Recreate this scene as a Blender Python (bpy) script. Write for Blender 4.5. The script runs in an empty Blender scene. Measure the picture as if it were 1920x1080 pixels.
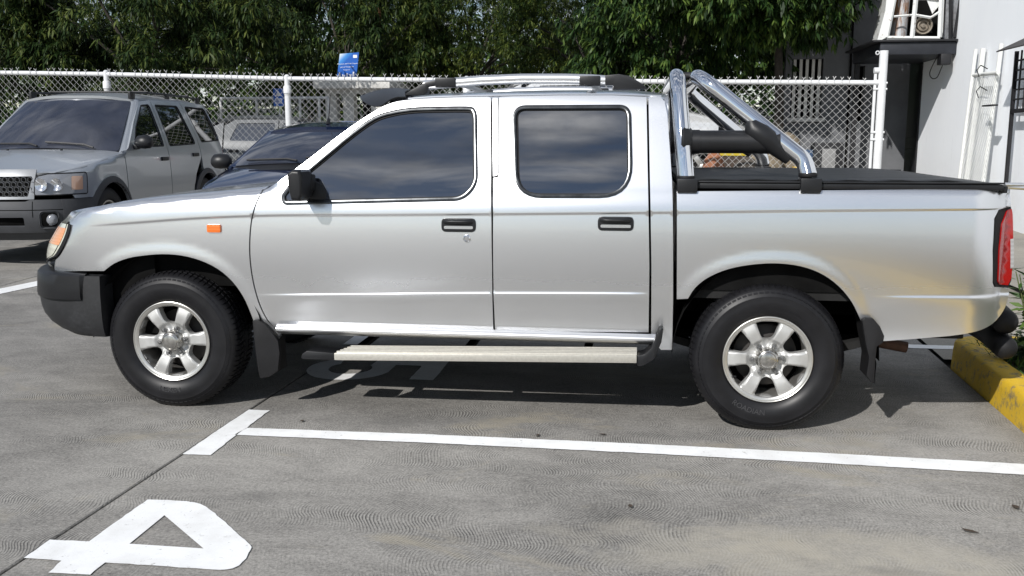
import bpy, bmesh, math, random
import numpy as np
from mathutils import Vector, Matrix
from mathutils.geometry import delaunay_2d_cdt

random.seed(7)
RNG = np.random.default_rng(7)
scene = bpy.context.scene
COL = scene.collection

# ------------------------------------------------------------------ camera
CAM = np.array([2.3421, -4.3704, 1.3729])
FPX, PITCH, YAW = 1750.7, 0.1609, -0.1354          # focal length in photo pixels (1920 wide)
cam_data = bpy.data.cameras.new('camera')
cam = bpy.data.objects.new('camera', cam_data)
COL.objects.link(cam)
cam.location = CAM
cam.rotation_euler = (math.pi / 2 - PITCH, 0, -YAW)
cam_data.sensor_width = 36.0
cam_data.lens = 36.0 * FPX / 1920.0
cam_data.clip_start = 0.05
cam_data.clip_end = 2000
scene.camera = cam

# ------------------------------------------------------------------ sun, sky, exposure
LIGHT = Vector((0.66, 1.28, -1.0)).normalized()    # the way the sunlight travels
SUNV = -LIGHT
SUN_EL = math.asin(SUNV.z)
sun_data = bpy.data.lights.new('sun', 'SUN')
sun_data.energy = 5.0
sun_data.angle = math.radians(0.55)
sun_data.color = (1.0, 0.97, 0.93)
sun = bpy.data.objects.new('sun', sun_data)
COL.objects.link(sun)
sun.rotation_euler = SUNV.to_track_quat('Z', 'Y').to_euler()

world = bpy.data.worlds.new('World')
scene.world = world
world.use_nodes = True
wn, wl = world.node_tree.nodes, world.node_tree.links
wn.clear()
w_out = wn.new('ShaderNodeOutputWorld')
w_bg = wn.new('ShaderNodeBackground')
w_bg.inputs['Strength'].default_value = 0.09
sky = wn.new('ShaderNodeTexSky')
sky.sky_type = 'NISHITA'
sky.sun_disc = False
sky.sun_elevation = SUN_EL
sky.sun_rotation = math.atan2(SUNV.x, SUNV.y)
sky.air_density = 1.0
sky.dust_density = 0.08
# a real, evenly spread broken cloud layer over the whole sky (plane-projected noise)
tc = wn.new('ShaderNodeTexCoord')
sep = wn.new('ShaderNodeSeparateXYZ')
wl.new(tc.outputs['Generated'], sep.inputs[0])
def wmath(op, a, b=None):
    n = wn.new('ShaderNodeMath'); n.operation = op
    for i, v in enumerate((a, b)):
        if v is None: continue
        if isinstance(v, (int, float)): n.inputs[i].default_value = v
        else: wl.new(v, n.inputs[i])
    return n.outputs[0]
zc_ = wmath('ADD', wmath('MAXIMUM', sep.outputs['Z'], 0.0), 0.10)
comb = wn.new('ShaderNodeCombineXYZ')
wl.new(wmath('MULTIPLY', wmath('DIVIDE', sep.outputs['X'], zc_), .95), comb.inputs[0])
wl.new(wmath('MULTIPLY', wmath('DIVIDE', sep.outputs['Y'], zc_), 1.7), comb.inputs[1])
cn = wn.new('ShaderNodeTexNoise')
cn.inputs['Scale'].default_value = 3.6
cn.inputs['Detail'].default_value = 9
cn.inputs['Roughness'].default_value = 0.58
cn.inputs['Distortion'].default_value = 0.5
wl.new(comb.outputs[0], cn.inputs['Vector'])
cr_ = wn.new('ShaderNodeValToRGB')
cr_.color_ramp.elements[0].position = 0.40
cr_.color_ramp.elements[1].position = 0.68
wl.new(cn.outputs['Fac'], cr_.inputs['Fac'])
cmix = wn.new('ShaderNodeMix'); cmix.data_type = 'RGBA'
wl.new(cr_.outputs['Color'], cmix.inputs['Factor'])
wl.new(sky.outputs['Color'], cmix.inputs['A'])
cn2 = wn.new('ShaderNodeTexNoise')                     # cloud bodies: sunlit tops and greyer bellies
cn2.inputs['Scale'].default_value = 4.2; cn2.inputs['Detail'].default_value = 6
wl.new(comb.outputs[0], cn2.inputs['Vector'])
cr2 = wn.new('ShaderNodeValToRGB')
cr2.color_ramp.elements[0].position = 0.36; cr2.color_ramp.elements[0].color = (2.4, 2.7, 3.3, 1)
cr2.color_ramp.elements[1].position = 0.66; cr2.color_ramp.elements[1].color = (14.0, 14.2, 14.8, 1)
wl.new(cn2.outputs['Fac'], cr2.inputs['Fac'])
wl.new(cr2.outputs['Color'], cmix.inputs['B'])
wl.new(cmix.outputs['Result'], w_bg.inputs['Color'])
wl.new(w_bg.outputs[0], w_out.inputs['Surface'])

vs = scene.view_settings
vs.view_transform = 'Standard'
vs.look = 'None'
vs.exposure = 0.0
vs.gamma = 1.0
scene.cycles.use_denoising = True
scene.cycles.max_bounces = 6
scene.cycles.diffuse_bounces = 3
scene.cycles.glossy_bounces = 4
scene.cycles.transmission_bounces = 4
scene.cycles.transparent_max_bounces = 8
scene.cycles.sample_clamp_indirect = 6.0

# ------------------------------------------------------------------ surveying: where a line of sight meets a known plane of the place
_cy, _sy = math.cos(YAW), math.sin(YAW)
_r = np.array([_cy, -_sy, 0]); _f0 = np.array([_sy, _cy, 0]); _u0 = np.array([0, 0, 1.0])
_fw = _f0 * math.cos(PITCH) - _u0 * math.sin(PITCH)
_up = _f0 * math.sin(PITCH) + _u0 * math.cos(PITCH)
def ray(px, py): return _fw + _r * (px - 960) / FPX - _up * (py - 540) / FPX
def onY(px, py, Y):
    d = ray(px, py); return CAM + d * (Y - CAM[1]) / d[1]
def onX(px, py, X):
    d = ray(px, py); return CAM + d * (X - CAM[0]) / d[0]
def onZ(px, py, z=0.0):
    d = ray(px, py); return CAM + d * (z - CAM[2]) / d[2]

def pj(P):
    d = np.asarray(P, float) - CAM
    z = d @ _fw
    return np.stack([960 + FPX*(d @ _r)/z, 540 - FPX*(d @ _up)/z], -1)

# ------------------------------------------------------------------ small helpers
def tag(o, label, cat, group=None):
    o['label'] = label; o['category'] = cat
    if group: o['group'] = group
    return o
def structure(o): o['kind'] = 'structure'; return o
def stuff(o): o['kind'] = 'stuff'; return o
def link(o, parent=None):
    COL.objects.link(o)
    if parent is not None: o.parent = parent
    return o
def empty(name, loc=(0, 0, 0), rz=0.0, parent=None):
    o = bpy.data.objects.new(name, None)
    o.empty_display_size = 0.2
    o.location = loc; o.rotation_euler = (0, 0, rz)
    return link(o, parent)
def mk(name, verts, faces, mat, parent=None, smooth=False, nrm=None):
    me = bpy.data.meshes.new(name)
    me.from_pydata([tuple(map(float, v)) for v in verts], [], [tuple(int(i) for i in f) for f in faces])
    if mat is not None: me.materials.append(mat)
    if smooth: me.polygons.foreach_set('use_smooth', [True] * len(me.polygons))
    me.update()
    if nrm is not None: me.normals_split_custom_set_from_vertices([tuple(map(float, n)) for n in nrm])
    return link(bpy.data.objects.new(name, me), parent)
def auto_smooth(o, ang=35):
    me = o.data
    me.polygons.foreach_set('use_smooth', [True] * len(me.polygons))
    bm = bmesh.new(); bm.from_mesh(me)
    a = math.radians(ang)
    for e in bm.edges:
        e.smooth = not (len(e.link_faces) == 2 and e.calc_face_angle(0) > a)
    bm.to_mesh(me); bm.free()
    return o
class MB:
    """collects shapes, builds ONE mesh object"""
    def __init__(s): s.v = []; s.f = []
    def add(s, v, f):
        k = len(s.v); s.v += [tuple(map(float, p)) for p in v]; s.f += [tuple(int(i) + k for i in q) for q in f]; return s
    def box(s, lo, hi, M=None):
        x0, y0, z0 = lo; x1, y1, z1 = hi
        v = [(x0,y0,z0),(x1,y0,z0),(x1,y1,z0),(x0,y1,z0),(x0,y0,z1),(x1,y0,z1),(x1,y1,z1),(x0,y1,z1)]
        if M is not None: v = [tuple(M @ Vector(p)) for p in v]
        return s.add(v, [(0,3,2,1),(4,5,6,7),(0,1,5,4),(1,2,6,5),(2,3,7,6),(3,0,4,7)])
    def tube(s, pts, r, n=10, caps=True):
        pts = [Vector(p) for p in pts]; m = len(pts)
        rs = r if isinstance(r, (list, tuple)) else [r] * m
        v = []; prev = None
        for i, p in enumerate(pts):
            t = (pts[min(i+1, m-1)] - pts[max(i-1, 0)]).normalized()
            if prev is None:
                a = Vector((0,0,1)) if abs(t.z) < .9 else Vector((1,0,0))
                u = t.cross(a).normalized()
            else:
                u = (prev - t * prev.dot(t)).normalized()
            prev = u; w = t.cross(u)
            for k in range(n):
                an = 2*math.pi*k/n
                v.append(p + (u*math.cos(an) + w*math.sin(an)) * rs[i])
        f = [(i*n+k, i*n+(k+1)%n, (i+1)*n+(k+1)%n, (i+1)*n+k) for i in range(m-1) for k in range(n)]
        if caps: f += [tuple(reversed(range(n))), tuple(range((m-1)*n, m*n))]
        return s.add(v, f)
    def lathe(s, prof, axis='y', n=48, c=(0,0,0), close=False):
        """prof: (radius, along-axis) list"""
        v = []
        for r, h in prof:
            for k in range(n):
                a = 2*math.pi*k/n; p, q = r*math.cos(a), r*math.sin(a)
                v.append({'y': (c[0]+p, c[1]+h, c[2]+q), 'z': (c[0]+p, c[1]+q, c[2]+h), 'x': (c[0]+h, c[1]+p, c[2]+q)}[axis])
        m = len(prof)
        f = [(i*n+k, (i+1)*n+k, (i+1)*n+(k+1)%n, i*n+(k+1)%n) for i in range(m-1) for k in range(n)]
        if axis != 'y': f = [tuple(reversed(q)) for q in f]
        return s.add(v, f)
    def prism(s, poly, fmap, d0, d1):
        """2D polygon extruded between depths d0,d1; fmap(a,b,d)->xyz"""
        n = len(poly)
        v = [fmap(a, b, d0) for a, b in poly] + [fmap(a, b, d1) for a, b in poly]
        f = [tuple(range(n)), tuple(reversed(range(n, 2*n)))] + [(i, i+n, (i+1)%n+n, (i+1)%n) for i in range(n)]
        return s.add(v, f)
    def build(s, name, mat, parent=None, smooth=None, bevel=0, seg=2, fix=True):
        o = mk(name, s.v, s.f, mat, parent)
        if fix or bevel:
            bm = bmesh.new(); bm.from_mesh(o.data)
            if fix: bmesh.ops.recalc_face_normals(bm, faces=bm.faces)
            if bevel:
                es = [e for e in bm.edges if len(e.link_faces) == 2 and e.calc_face_angle(0) > .5]
                bmesh.ops.bevel(bm, geom=es, offset=bevel, segments=seg, affect='EDGES', profile=.6, clamp_overlap=True)
            bm.to_mesh(o.data); bm.free()
        if smooth or bevel: auto_smooth(o, smooth or 40)
        return o
def box(name, lo, hi, mat, parent=None, bevel=0, M=None):
    return MB().box(lo, hi, M).build(name, mat, parent, bevel=bevel)
def tube(name, pts, r, mat, parent=None, n=10):
    return MB().tube(pts, r, n).build(name, mat, parent, smooth=50)
def copy_tree(o, parent=None):
    c = o.copy(); COL.objects.link(c)
    if parent is not None: c.parent = parent
    for ch in list(o.children): copy_tree(ch, c)
    return c

# ---- curves
def interp(xs, ys):
    xs = np.array(xs, float); ys = np.array(ys, float)
    d = np.diff(ys) / np.diff(xs); m = np.empty_like(ys)
    m[1:-1] = (d[:-1]*np.diff(xs)[1:] + d[1:]*np.diff(xs)[:-1]) / (xs[2:] - xs[:-2])
    m[0] = d[0]; m[-1] = d[-1]
    def g(x):
        x = np.asarray(x, float)
        i = np.clip(np.searchsorted(xs, x) - 1, 0, len(xs) - 2)
        h = xs[i+1] - xs[i]; t = (x - xs[i]) / h; tc = np.clip(t, 0, 1)
        v = (2*tc**3-3*tc**2+1)*ys[i] + (tc**3-2*tc**2+tc)*h*m[i] + (-2*tc**3+3*tc**2)*ys[i+1] + (tc**3-tc**2)*h*m[i+1]
        v = v + np.where(t < 0, t*h*m[0], 0) + np.where(t > 1, (t-1)*h*m[-1], 0)
        return v
    return g
def sstep(a, b, x):
    t = np.clip((np.asarray(x, float) - a) / (b - a), 0, 1); return t*t*(3-2*t)
def cr(pts, n=6):
    """smooth open curve through the points"""
    P = [np.array(p, float) for p in pts]; out = []
    for i in range(len(P)-1):
        p0 = P[max(i-1, 0)]; p1 = P[i]; p2 = P[i+1]; p3 = P[min(i+2, len(P)-1)]
        for k in range(n):
            t = k / n
            out.append(.5*((2*p1)+(-p0+p2)*t+(2*p0-5*p1+4*p2-p3)*t*t+(-p0+3*p1-3*p2+p3)*t**3))
    out.append(P[-1]); return [tuple(p) for p in out]
def rpoly(pts, n=7):
    """closed polygon with a corner radius for each vertex: (a, b, r)"""
    out = []; m = len(pts)
    for i in range(m):
        p = np.array(pts[i][:2], float); r = pts[i][2] if len(pts[i]) > 2 else 0
        if r <= 0: out.append(tuple(p)); continue
        a = np.array(pts[i-1][:2], float) - p; b = np.array(pts[(i+1) % m][:2], float) - p
        la, lb = np.linalg.norm(a), np.linalg.norm(b); a /= la; b /= lb
        th = math.acos(max(-1, min(1, a @ b))); d = min(r / math.tan(th/2), la*.48, lb*.48)
        p0 = p + a*d; p1 = p + b*d
        for k in range(n + 1):
            t = k / n; out.append(tuple((1-t)**2*p0 + 2*t*(1-t)*p + t*t*p1))
    return out
def dens(poly, step):
    out = []; m = len(poly)
    for i in range(m):
        a = np.array(poly[i], float); b = np.array(poly[(i+1) % m], float); L = np.linalg.norm(b - a)
        if L < 1e-6: continue
        k = max(1, int(math.ceil(L / step)))
        for j in range(k): out.append(a + (b-a)*j/k)
    return np.array(out)
def inpoly(P, poly):
    P = np.atleast_2d(P); x, y = P[:, 0], P[:, 1]; c = np.zeros(len(P), bool)
    a = poly; b = np.roll(poly, -1, 0)
    for (x0, y0), (x1, y1) in zip(a, b):
        if y0 == y1: continue
        c ^= ((y0 > y) != (y1 > y)) & (x < (x1-x0)*(y-y0)/(y1-y0) + x0)
    return c
def segdist(P, poly, closed=True):
    P = np.atleast_2d(P); d = np.full(len(P), 1e9)
    a = np.array(poly, float); b = np.roll(a, -1, 0)
    if not closed: a, b = a[:-1], b[:-1]
    for p, q in zip(a, b):
        e = q - p; t = np.clip(((P - p) @ e) / max(e @ e, 1e-12), 0, 1)
        d = np.minimum(d, np.linalg.norm(P - (p + t[:, None]*e), axis=1))
    return d
def inset(poly, d):
    """polygon moved inwards by d (roughly)"""
    P = np.array(poly, float); a = np.roll(P, 1, 0); b = np.roll(P, -1, 0)
    t = b - a; t /= np.linalg.norm(t, axis=1)[:, None] + 1e-12
    n = np.stack([-t[:, 1], t[:, 0]], 1)
    area = np.sum(P[:, 0]*np.roll(P[:, 1], -1) - np.roll(P[:, 0], -1)*P[:, 1])
    return P + n * d * (1 if area > 0 else -1)
def panel(name, outline, fmap, out, mat, parent=None, step=.05, bstep=None, holes=(), extra=None, thick=.02, smooth=True, off=0.0, fdir=None):
    """a sheet-metal panel: the 2D outline filled with a fine net, laid on the surface fmap(a,b)->xyz, its edges turned in"""
    bstep = bstep or step
    loops = [dens(outline, bstep)] + [dens(h, bstep) for h in holes]
    lo = loops[0].min(0); hi = loops[0].max(0)
    gx = np.arange(lo[0]+step*.5, hi[0], step); gy = np.arange(lo[1]+step*.5, hi[1], step)
    G = np.array([(a + (step*.5 if j % 2 else 0), b) for j, b in enumerate(gy) for a in gx]) if len(gx) and len(gy) else np.zeros((0, 2))
    if extra is not None and len(extra):
        X = np.array(extra, float); X = X[(X[:, 0] > lo[0]) & (X[:, 0] < hi[0]) & (X[:, 1] > lo[1]) & (X[:, 1] < hi[1])]
        if len(X):
            k = np.array([np.min(np.hypot(X[:, 0]-g[0], (X[:, 1]-g[1]))) > step*.6 for g in G]) if len(G) else np.zeros(0, bool)
            G = np.vstack([X, G[k]])
    if len(G):
        k = inpoly(G, loops[0])
        for h in loops[1:]: k &= ~inpoly(G, h)
        G = G[k]
        if len(G):
            dd = np.min([segdist(G, L) for L in loops], axis=0); G = G[dd > step*.3]
    pts = [tuple(p) for L in loops for p in L]; E = []; o = 0
    for L in loops:
        n = len(L); E += [(o+i, o+(i+1) % n) for i in range(n)]; o += n
    pts += [tuple(p) for p in G]
    V, _, F, ov, _, _ = delaunay_2d_cdt([Vector(p) for p in pts], E, [], 0, 1e-7)
    V = np.array([tuple(v) for v in V]); F = np.array([f for f in F if len(f) == 3])
    c = V[F].mean(1); k = inpoly(c, loops[0])
    for h in loops[1:]: k &= ~inpoly(c, h)
    F = F[k]
    def nrm(A):
        e = 1e-3
        p = np.stack(fmap(A[:, 0], A[:, 1]), 1)
        du = np.stack(fmap(A[:, 0]+e, A[:, 1]), 1) - np.stack(fmap(A[:, 0]-e, A[:, 1]), 1)
        dv = np.stack(fmap(A[:, 0], A[:, 1]+e), 1) - np.stack(fmap(A[:, 0], A[:, 1]-e), 1)
        n = np.cross(du, dv); n /= np.linalg.norm(n, axis=1)[:, None] + 1e-12
        return p, n
    P, N = nrm(V)
    if (N @ np.array(out, float)).sum() < 0: N = -N; sg = -1
    else: sg = 1
    P = P + N*off
    fn = np.cross(P[F[:, 1]] - P[F[:, 0]], P[F[:, 2]] - P[F[:, 0]])
    flip = (fn * N[F[:, 0]]).sum(1) < 0
    F[flip] = F[flip][:, ::-1]
    verts = list(P); faces = [tuple(f) for f in F]; norms = list(N)
    if thick:
        for li, L in enumerate(loops):
            p, n = nrm(L); n = n*sg; p = p + n*off
            k0 = len(verts); m = len(L)
            verts += list(p) + list(p - n*thick if fdir is None else p + np.array(fdir, float)*thick); norms += [(0, 0, 0)]*(2*m)
            area = np.sum(L[:, 0]*np.roll(L[:, 1], -1) - np.roll(L[:, 0], -1)*L[:, 1])
            for i in range(m):
                j = (i+1) % m
                q = (k0+i, k0+j, k0+m+j, k0+m+i)
                if (area > 0) != (sg > 0): q = q[::-1]
                if li > 0: q = q   # holes run their own way; the sign follows their own area
                q = q[::-1]
                faces.append(q)
            if li > 0:
                for i in range(m): faces[-1-i] = faces[-1-i][::-1]
    LAST[:] = [name, verts, faces, norms, mat, smooth]
    return mk(name, verts, faces, mat, parent, smooth=smooth, nrm=norms if smooth else None)
LAST = []
def mirrored(c, parent):
    """the panel made last, mirrored in the plane y = c"""
    name, v, f, n, mat, sm = LAST
    f_ = lambda p: (p[0], 2*c-p[1], p[2])
    return mk(name, [f_(p) for p in v], [q[::-1] for q in f], mat, parent, smooth=sm, nrm=[(q[0], -q[1], q[2]) for q in n] if sm else None)
def ribbon(name, loop, w, fmap, out, mat, parent=None, off=.004, h=.006, closed=True):
    """a raised strip of width w that follows a 2D loop laid on a surface (rubber, chrome trim)"""
    L = dens(loop, .02) if closed else np.array(loop, float)
    A = inset(L, -w/2); B = inset(L, w/2)
    def at(Q, o):
        e = 1e-3
        p = np.stack(fmap(Q[:, 0], Q[:, 1]), 1)
        n = np.cross(np.stack(fmap(Q[:, 0]+e, Q[:, 1]), 1)-p, np.stack(fmap(Q[:, 0], Q[:, 1]+e), 1)-p)
        n /= np.linalg.norm(n, axis=1)[:, None] + 1e-12
        if (n @ np.array(out, float)).sum() < 0: n = -n
        return p + n*o
    M_ = (A+B)/2
    rows = [at(A, off-.006), at(A*.85+M_*.15, off+h*.7), at(M_, off+h), at(B*.85+M_*.15, off+h*.7), at(B, off-.006)]
    m = len(L); v = [p for r in rows for p in r]
    f = [(i*m+k, i*m+(k+1) % m, (i+1)*m+(k+1) % m, (i+1)*m+k) for i in range(4) for k in range(m if closed else m-1)]
    b = MB(); b.add(v, f); return b.build(name, mat, parent, smooth=60)

# ------------------------------------------------------------------ materials
def lin(r, g=None, b=None):
    if g is None: g = b = r
    f = lambda c: (c/255/12.92) if c/255 <= .04045 else ((c/255+.055)/1.055)**2.4
    return (f(r), f(g), f(b), 1)
class NT:
    def __init__(s, name):
        s.m = bpy.data.materials.new(name); s.m.use_nodes = True
        s.n = s.m.node_tree.nodes; s.l = s.m.node_tree.links
        s.b = s.n['Principled BSDF']; s.out = s.n['Material Output']
    def set(s, node, key, v):
        if v is None: return
        if hasattr(v, 'is_linked') or isinstance(v, bpy.types.NodeSocket): s.l.new(v, node.inputs[key])
        else: node.inputs[key].default_value = v
    def P(s, **k):
        names = dict(col='Base Color', rough='Roughness', metal='Metallic', ior='IOR', coat='Coat Weight', coatr='Coat Roughness',
                     normal='Normal', spec='Specular IOR Level', trans='Transmission Weight', alpha='Alpha', emit='Emission Color', estr='Emission Strength', sheen='Sheen Weight')
        for a, v in k.items(): s.set(s.b, names[a], v)
        return s
    def math(s, op, a, b=None, c=None, clamp=False):
        n = s.n.new('ShaderNodeMath'); n.operation = op; n.use_clamp = clamp
        for i, v in enumerate((a, b, c)):
            if v is not None: s.set(n, i, v)
        return n.outputs[0]
    def noise(s, scale, vec=None, detail=4, rough=.55, dist=0):
        n = s.n.new('ShaderNodeTexNoise')
        n.inputs['Scale'].default_value = scale; n.inputs['Detail'].default_value = detail
        n.inputs['Roughness'].default_value = rough; n.inputs['Distortion'].default_value = dist
        if vec is not None: s.l.new(vec, n.inputs['Vector'])
        return n.outputs['Fac']
    def coord(s, which='Object', scale=None):
        n = s.n.new('ShaderNodeTexCoord'); v = n.outputs[which]
        return s.mapping(v, scale) if scale else v
    def pos(s, scale=None):
        v = s.n.new('ShaderNodeNewGeometry').outputs['Position']
        return s.mapping(v, scale) if scale else v
    def mapping(s, v, scale=(1,1,1), rot=(0,0,0)):
        n = s.n.new('ShaderNodeMapping'); n.inputs['Scale'].default_value = scale; n.inputs['Rotation'].default_value = rot
        s.l.new(v, n.inputs['Vector']); return n.outputs[0]
    def ramp(s, v, stops):
        n = s.n.new('ShaderNodeValToRGB'); e = n.color_ramp.elements
        while len(e) < len(stops): e.new(.5)
        for i, (p, c) in enumerate(stops):
            e[i].position = p; e[i].color = c if hasattr(c, '__len__') else (c, c, c, 1)
        s.l.new(v, n.inputs['Fac']); return n.outputs['Color']
    def mix(s, f, a, b):
        n = s.n.new('ShaderNodeMix'); n.data_type = 'RGBA'
        s.set(n, 'Factor', f)
        for key, v in (('A', a), ('B', b)):
            s.set(n, key, v)
        return n.outputs['Result']
    def bump(s, h, strength=.3, dist=.01, normal=None):
        n = s.n.new('ShaderNodeBump'); n.inputs['Strength'].default_value = strength; n.inputs['Distance'].default_value = dist
        s.l.new(h, n.inputs['Height'])
        if normal is not None: s.l.new(normal, n.inputs['Normal'])
        return n.outputs[0]
def pbr(name, col, rough=.5, metal=0, var=.12, scale=6, bump=0, bscale=60, rvar=.08, world_pos=False, **k):
    """plain procedural material: colour with a little uneven tone, roughness and relief"""
    t = NT(name)
    v = t.pos() if world_pos else t.coord()
    n = t.noise(scale, v, 5, .6)
    c = tuple(col[:3])
    a = tuple(max(0, x*(1-var)) for x in c) + (1,); b = tuple(min(1, x*(1+var)) for x in c) + (1,)
    t.P(col=t.ramp(n, [(.3, a), (.7, b)]), rough=t.math('ADD', rough-rvar/2, t.math('MULTIPLY', n, rvar), clamp=True), metal=metal, **k)
    if bump: t.P(normal=t.bump(t.noise(bscale, v, 4), bump, .005))
    return t.m

MT = {}
def silver_paint(name, col, rough=.3, metal=.82):
    t = NT(name)
    v = t.coord()
    flake = t.noise(900, v, 2)
    dirt = t.noise(2.2, v, 6, .6)
    z = t.n.new('ShaderNodeSeparateXYZ'); t.l.new(t.pos(), z.inputs[0])
    low = t.math('MULTIPLY', t.math('SUBTRACT', .72, z.outputs['Z']), 2.2, clamp=True)      # road dust low on the body
    dust = t.math('MULTIPLY', low, t.ramp(dirt, [(.35, .15), (.7, 1)]), clamp=True)
    base = t.mix(t.math('MULTIPLY', flake, .22), tuple(col), tuple(min(1, c*1.12) for c in col[:3]) + (1,))
    t.P(col=t.mix(t.math('MULTIPLY', dust, .3), base, (.30, .28, .24, 1)), metal=t.math('SUBTRACT', metal, t.math('MULTIPLY', dust, .25)),
        rough=t.math('ADD', rough, t.math('MULTIPLY', dust, .14)), coat=.6, coatr=.05)
    return t.m
MT['silver'] = silver_paint('silver_paint', (.72, .73, .745, 1), .27, .92)
MT['suv'] = silver_paint('grey_silver_paint', (.46, .485, .51, 1), .33, .66)
MT['navy'] = pbr('dark_blue_paint', (.012, .022, .06), .12, .35, var=.05, coat=1.0, coatr=.03)
MT['whitecar'] = pbr('pale_car_paint', (.55, .56, .57), .25, .3, var=.05, coat=.8)
MT['plastic'] = pbr('black_plastic', (.010, .0105, .012), .40, 0, var=.25, bump=.12, bscale=400, spec=.35)
MT['rubber'] = pbr('black_rubber', (.009, .009, .010), .62, 0, var=.3, bump=.1, bscale=200, spec=.25)
MT['dark'] = pbr('underbody_black', (.006, .006, .006), .9, 0, var=.4, spec=.06)
MT['chassis'] = pbr('chassis_grey_black', (.016, .016, .016), .8, 0, var=.4, spec=.15)
MT['chrome'] = pbr('chrome', (.80, .81, .83), .06, 1.0, var=.03, scale=3, rvar=.06)
MT['alloy'] = pbr('alloy_wheel', (.56, .55, .52), .33, .85, var=.08, scale=14)
MT['alu'] = pbr('brushed_aluminium', (.72, .73, .74), .3, .85, var=.05)
MT['cladding'] = pbr('charcoal_cladding', (.045, .047, .052), .55, 0, var=.15, bump=.1, bscale=500)
MT['white_paint'] = pbr('white_metal_paint', (.62, .63, .64), .42, 0, var=.06, scale=9)
MT['wire'] = pbr('galvanised_wire', (.56, .56, .55), .45, .15, var=.12, scale=3)
MT['black_iron'] = pbr('black_iron', (.012, .012, .014), .5, .2, var=.3, scale=8)
MT['bolt'] = pbr('bolt_steel', (.25, .25, .25), .35, .9, var=.2)
MT['mirror'] = pbr('mirror_glass', (.75, .77, .8), .02, 1.0, var=.01)
def glass_dark(name, tint, ior=1.75, rough=.015):
    t = NT(name)
    n = t.noise(3.0, t.coord(), 5, .6)
    t.P(col=t.ramp(n, [(.3, tuple(c*.8 for c in tint)+(1,)), (.7, tuple(c*1.2 for c in tint)+(1,))]), rough=rough, ior=ior, spec=.5,
        normal=t.bump(t.noise(1.3, t.coord(), 2), .03, .02))
    return t.m
MT['tint'] = glass_dark('tinted_window', (.007, .008, .011), 2.75)
MT['windscreen'] = glass_dark('tinted_windscreen', (.030, .034, .048), 1.52)
def lens(name, col, rough=.08, rib=0, emit=None):
    t = NT(name)
    t.P(col=col, rough=rough, coat=1.0, coatr=.03, ior=1.5)
    if rib:
        w = t.n.new('ShaderNodeTexWave'); w.inputs['Scale'].default_value = rib
        w.bands_direction = 'Z'; t.l.new(t.coord(), w.inputs['Vector']); t.P(normal=t.bump(w.outputs['Fac'], .25, .004))
    return t.m
MT['red_lens'] = lens('red_lens', (.26, .003, .003, 1), .12, 0)
MT['orange_lens'] = lens('orange_lens', (.75, .16, .02, 1), .12, 20)
MT['amber_lens'] = lens('faded_amber_lens', (.62, .25, .09, 1), .12, 20)
MT['clear_lens'] = lens('hazy_headlight_lens', (.50, .50, .42, 1), .12, 12)
MT['white_lens'] = lens('white_lens', (.30, .30, .30, 1), .1, 16)
# ================================================================== the setting
def zg(x, y):
    """the lot rises gently towards the far row"""
    return .033*np.maximum(0, np.asarray(y, float)-2.6) + 0*np.asarray(x, float)
def gp(px, py, dz=0.0):
    """where a line of sight meets the ground"""
    g = onZ(px, py, dz)
    if g[1] <= 2.6: return g
    d = ray(px, py); k = .033
    t = (k*(CAM[1]-2.6)+dz-CAM[2])/(d[2]-k*d[1]); return CAM+d*t

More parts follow.
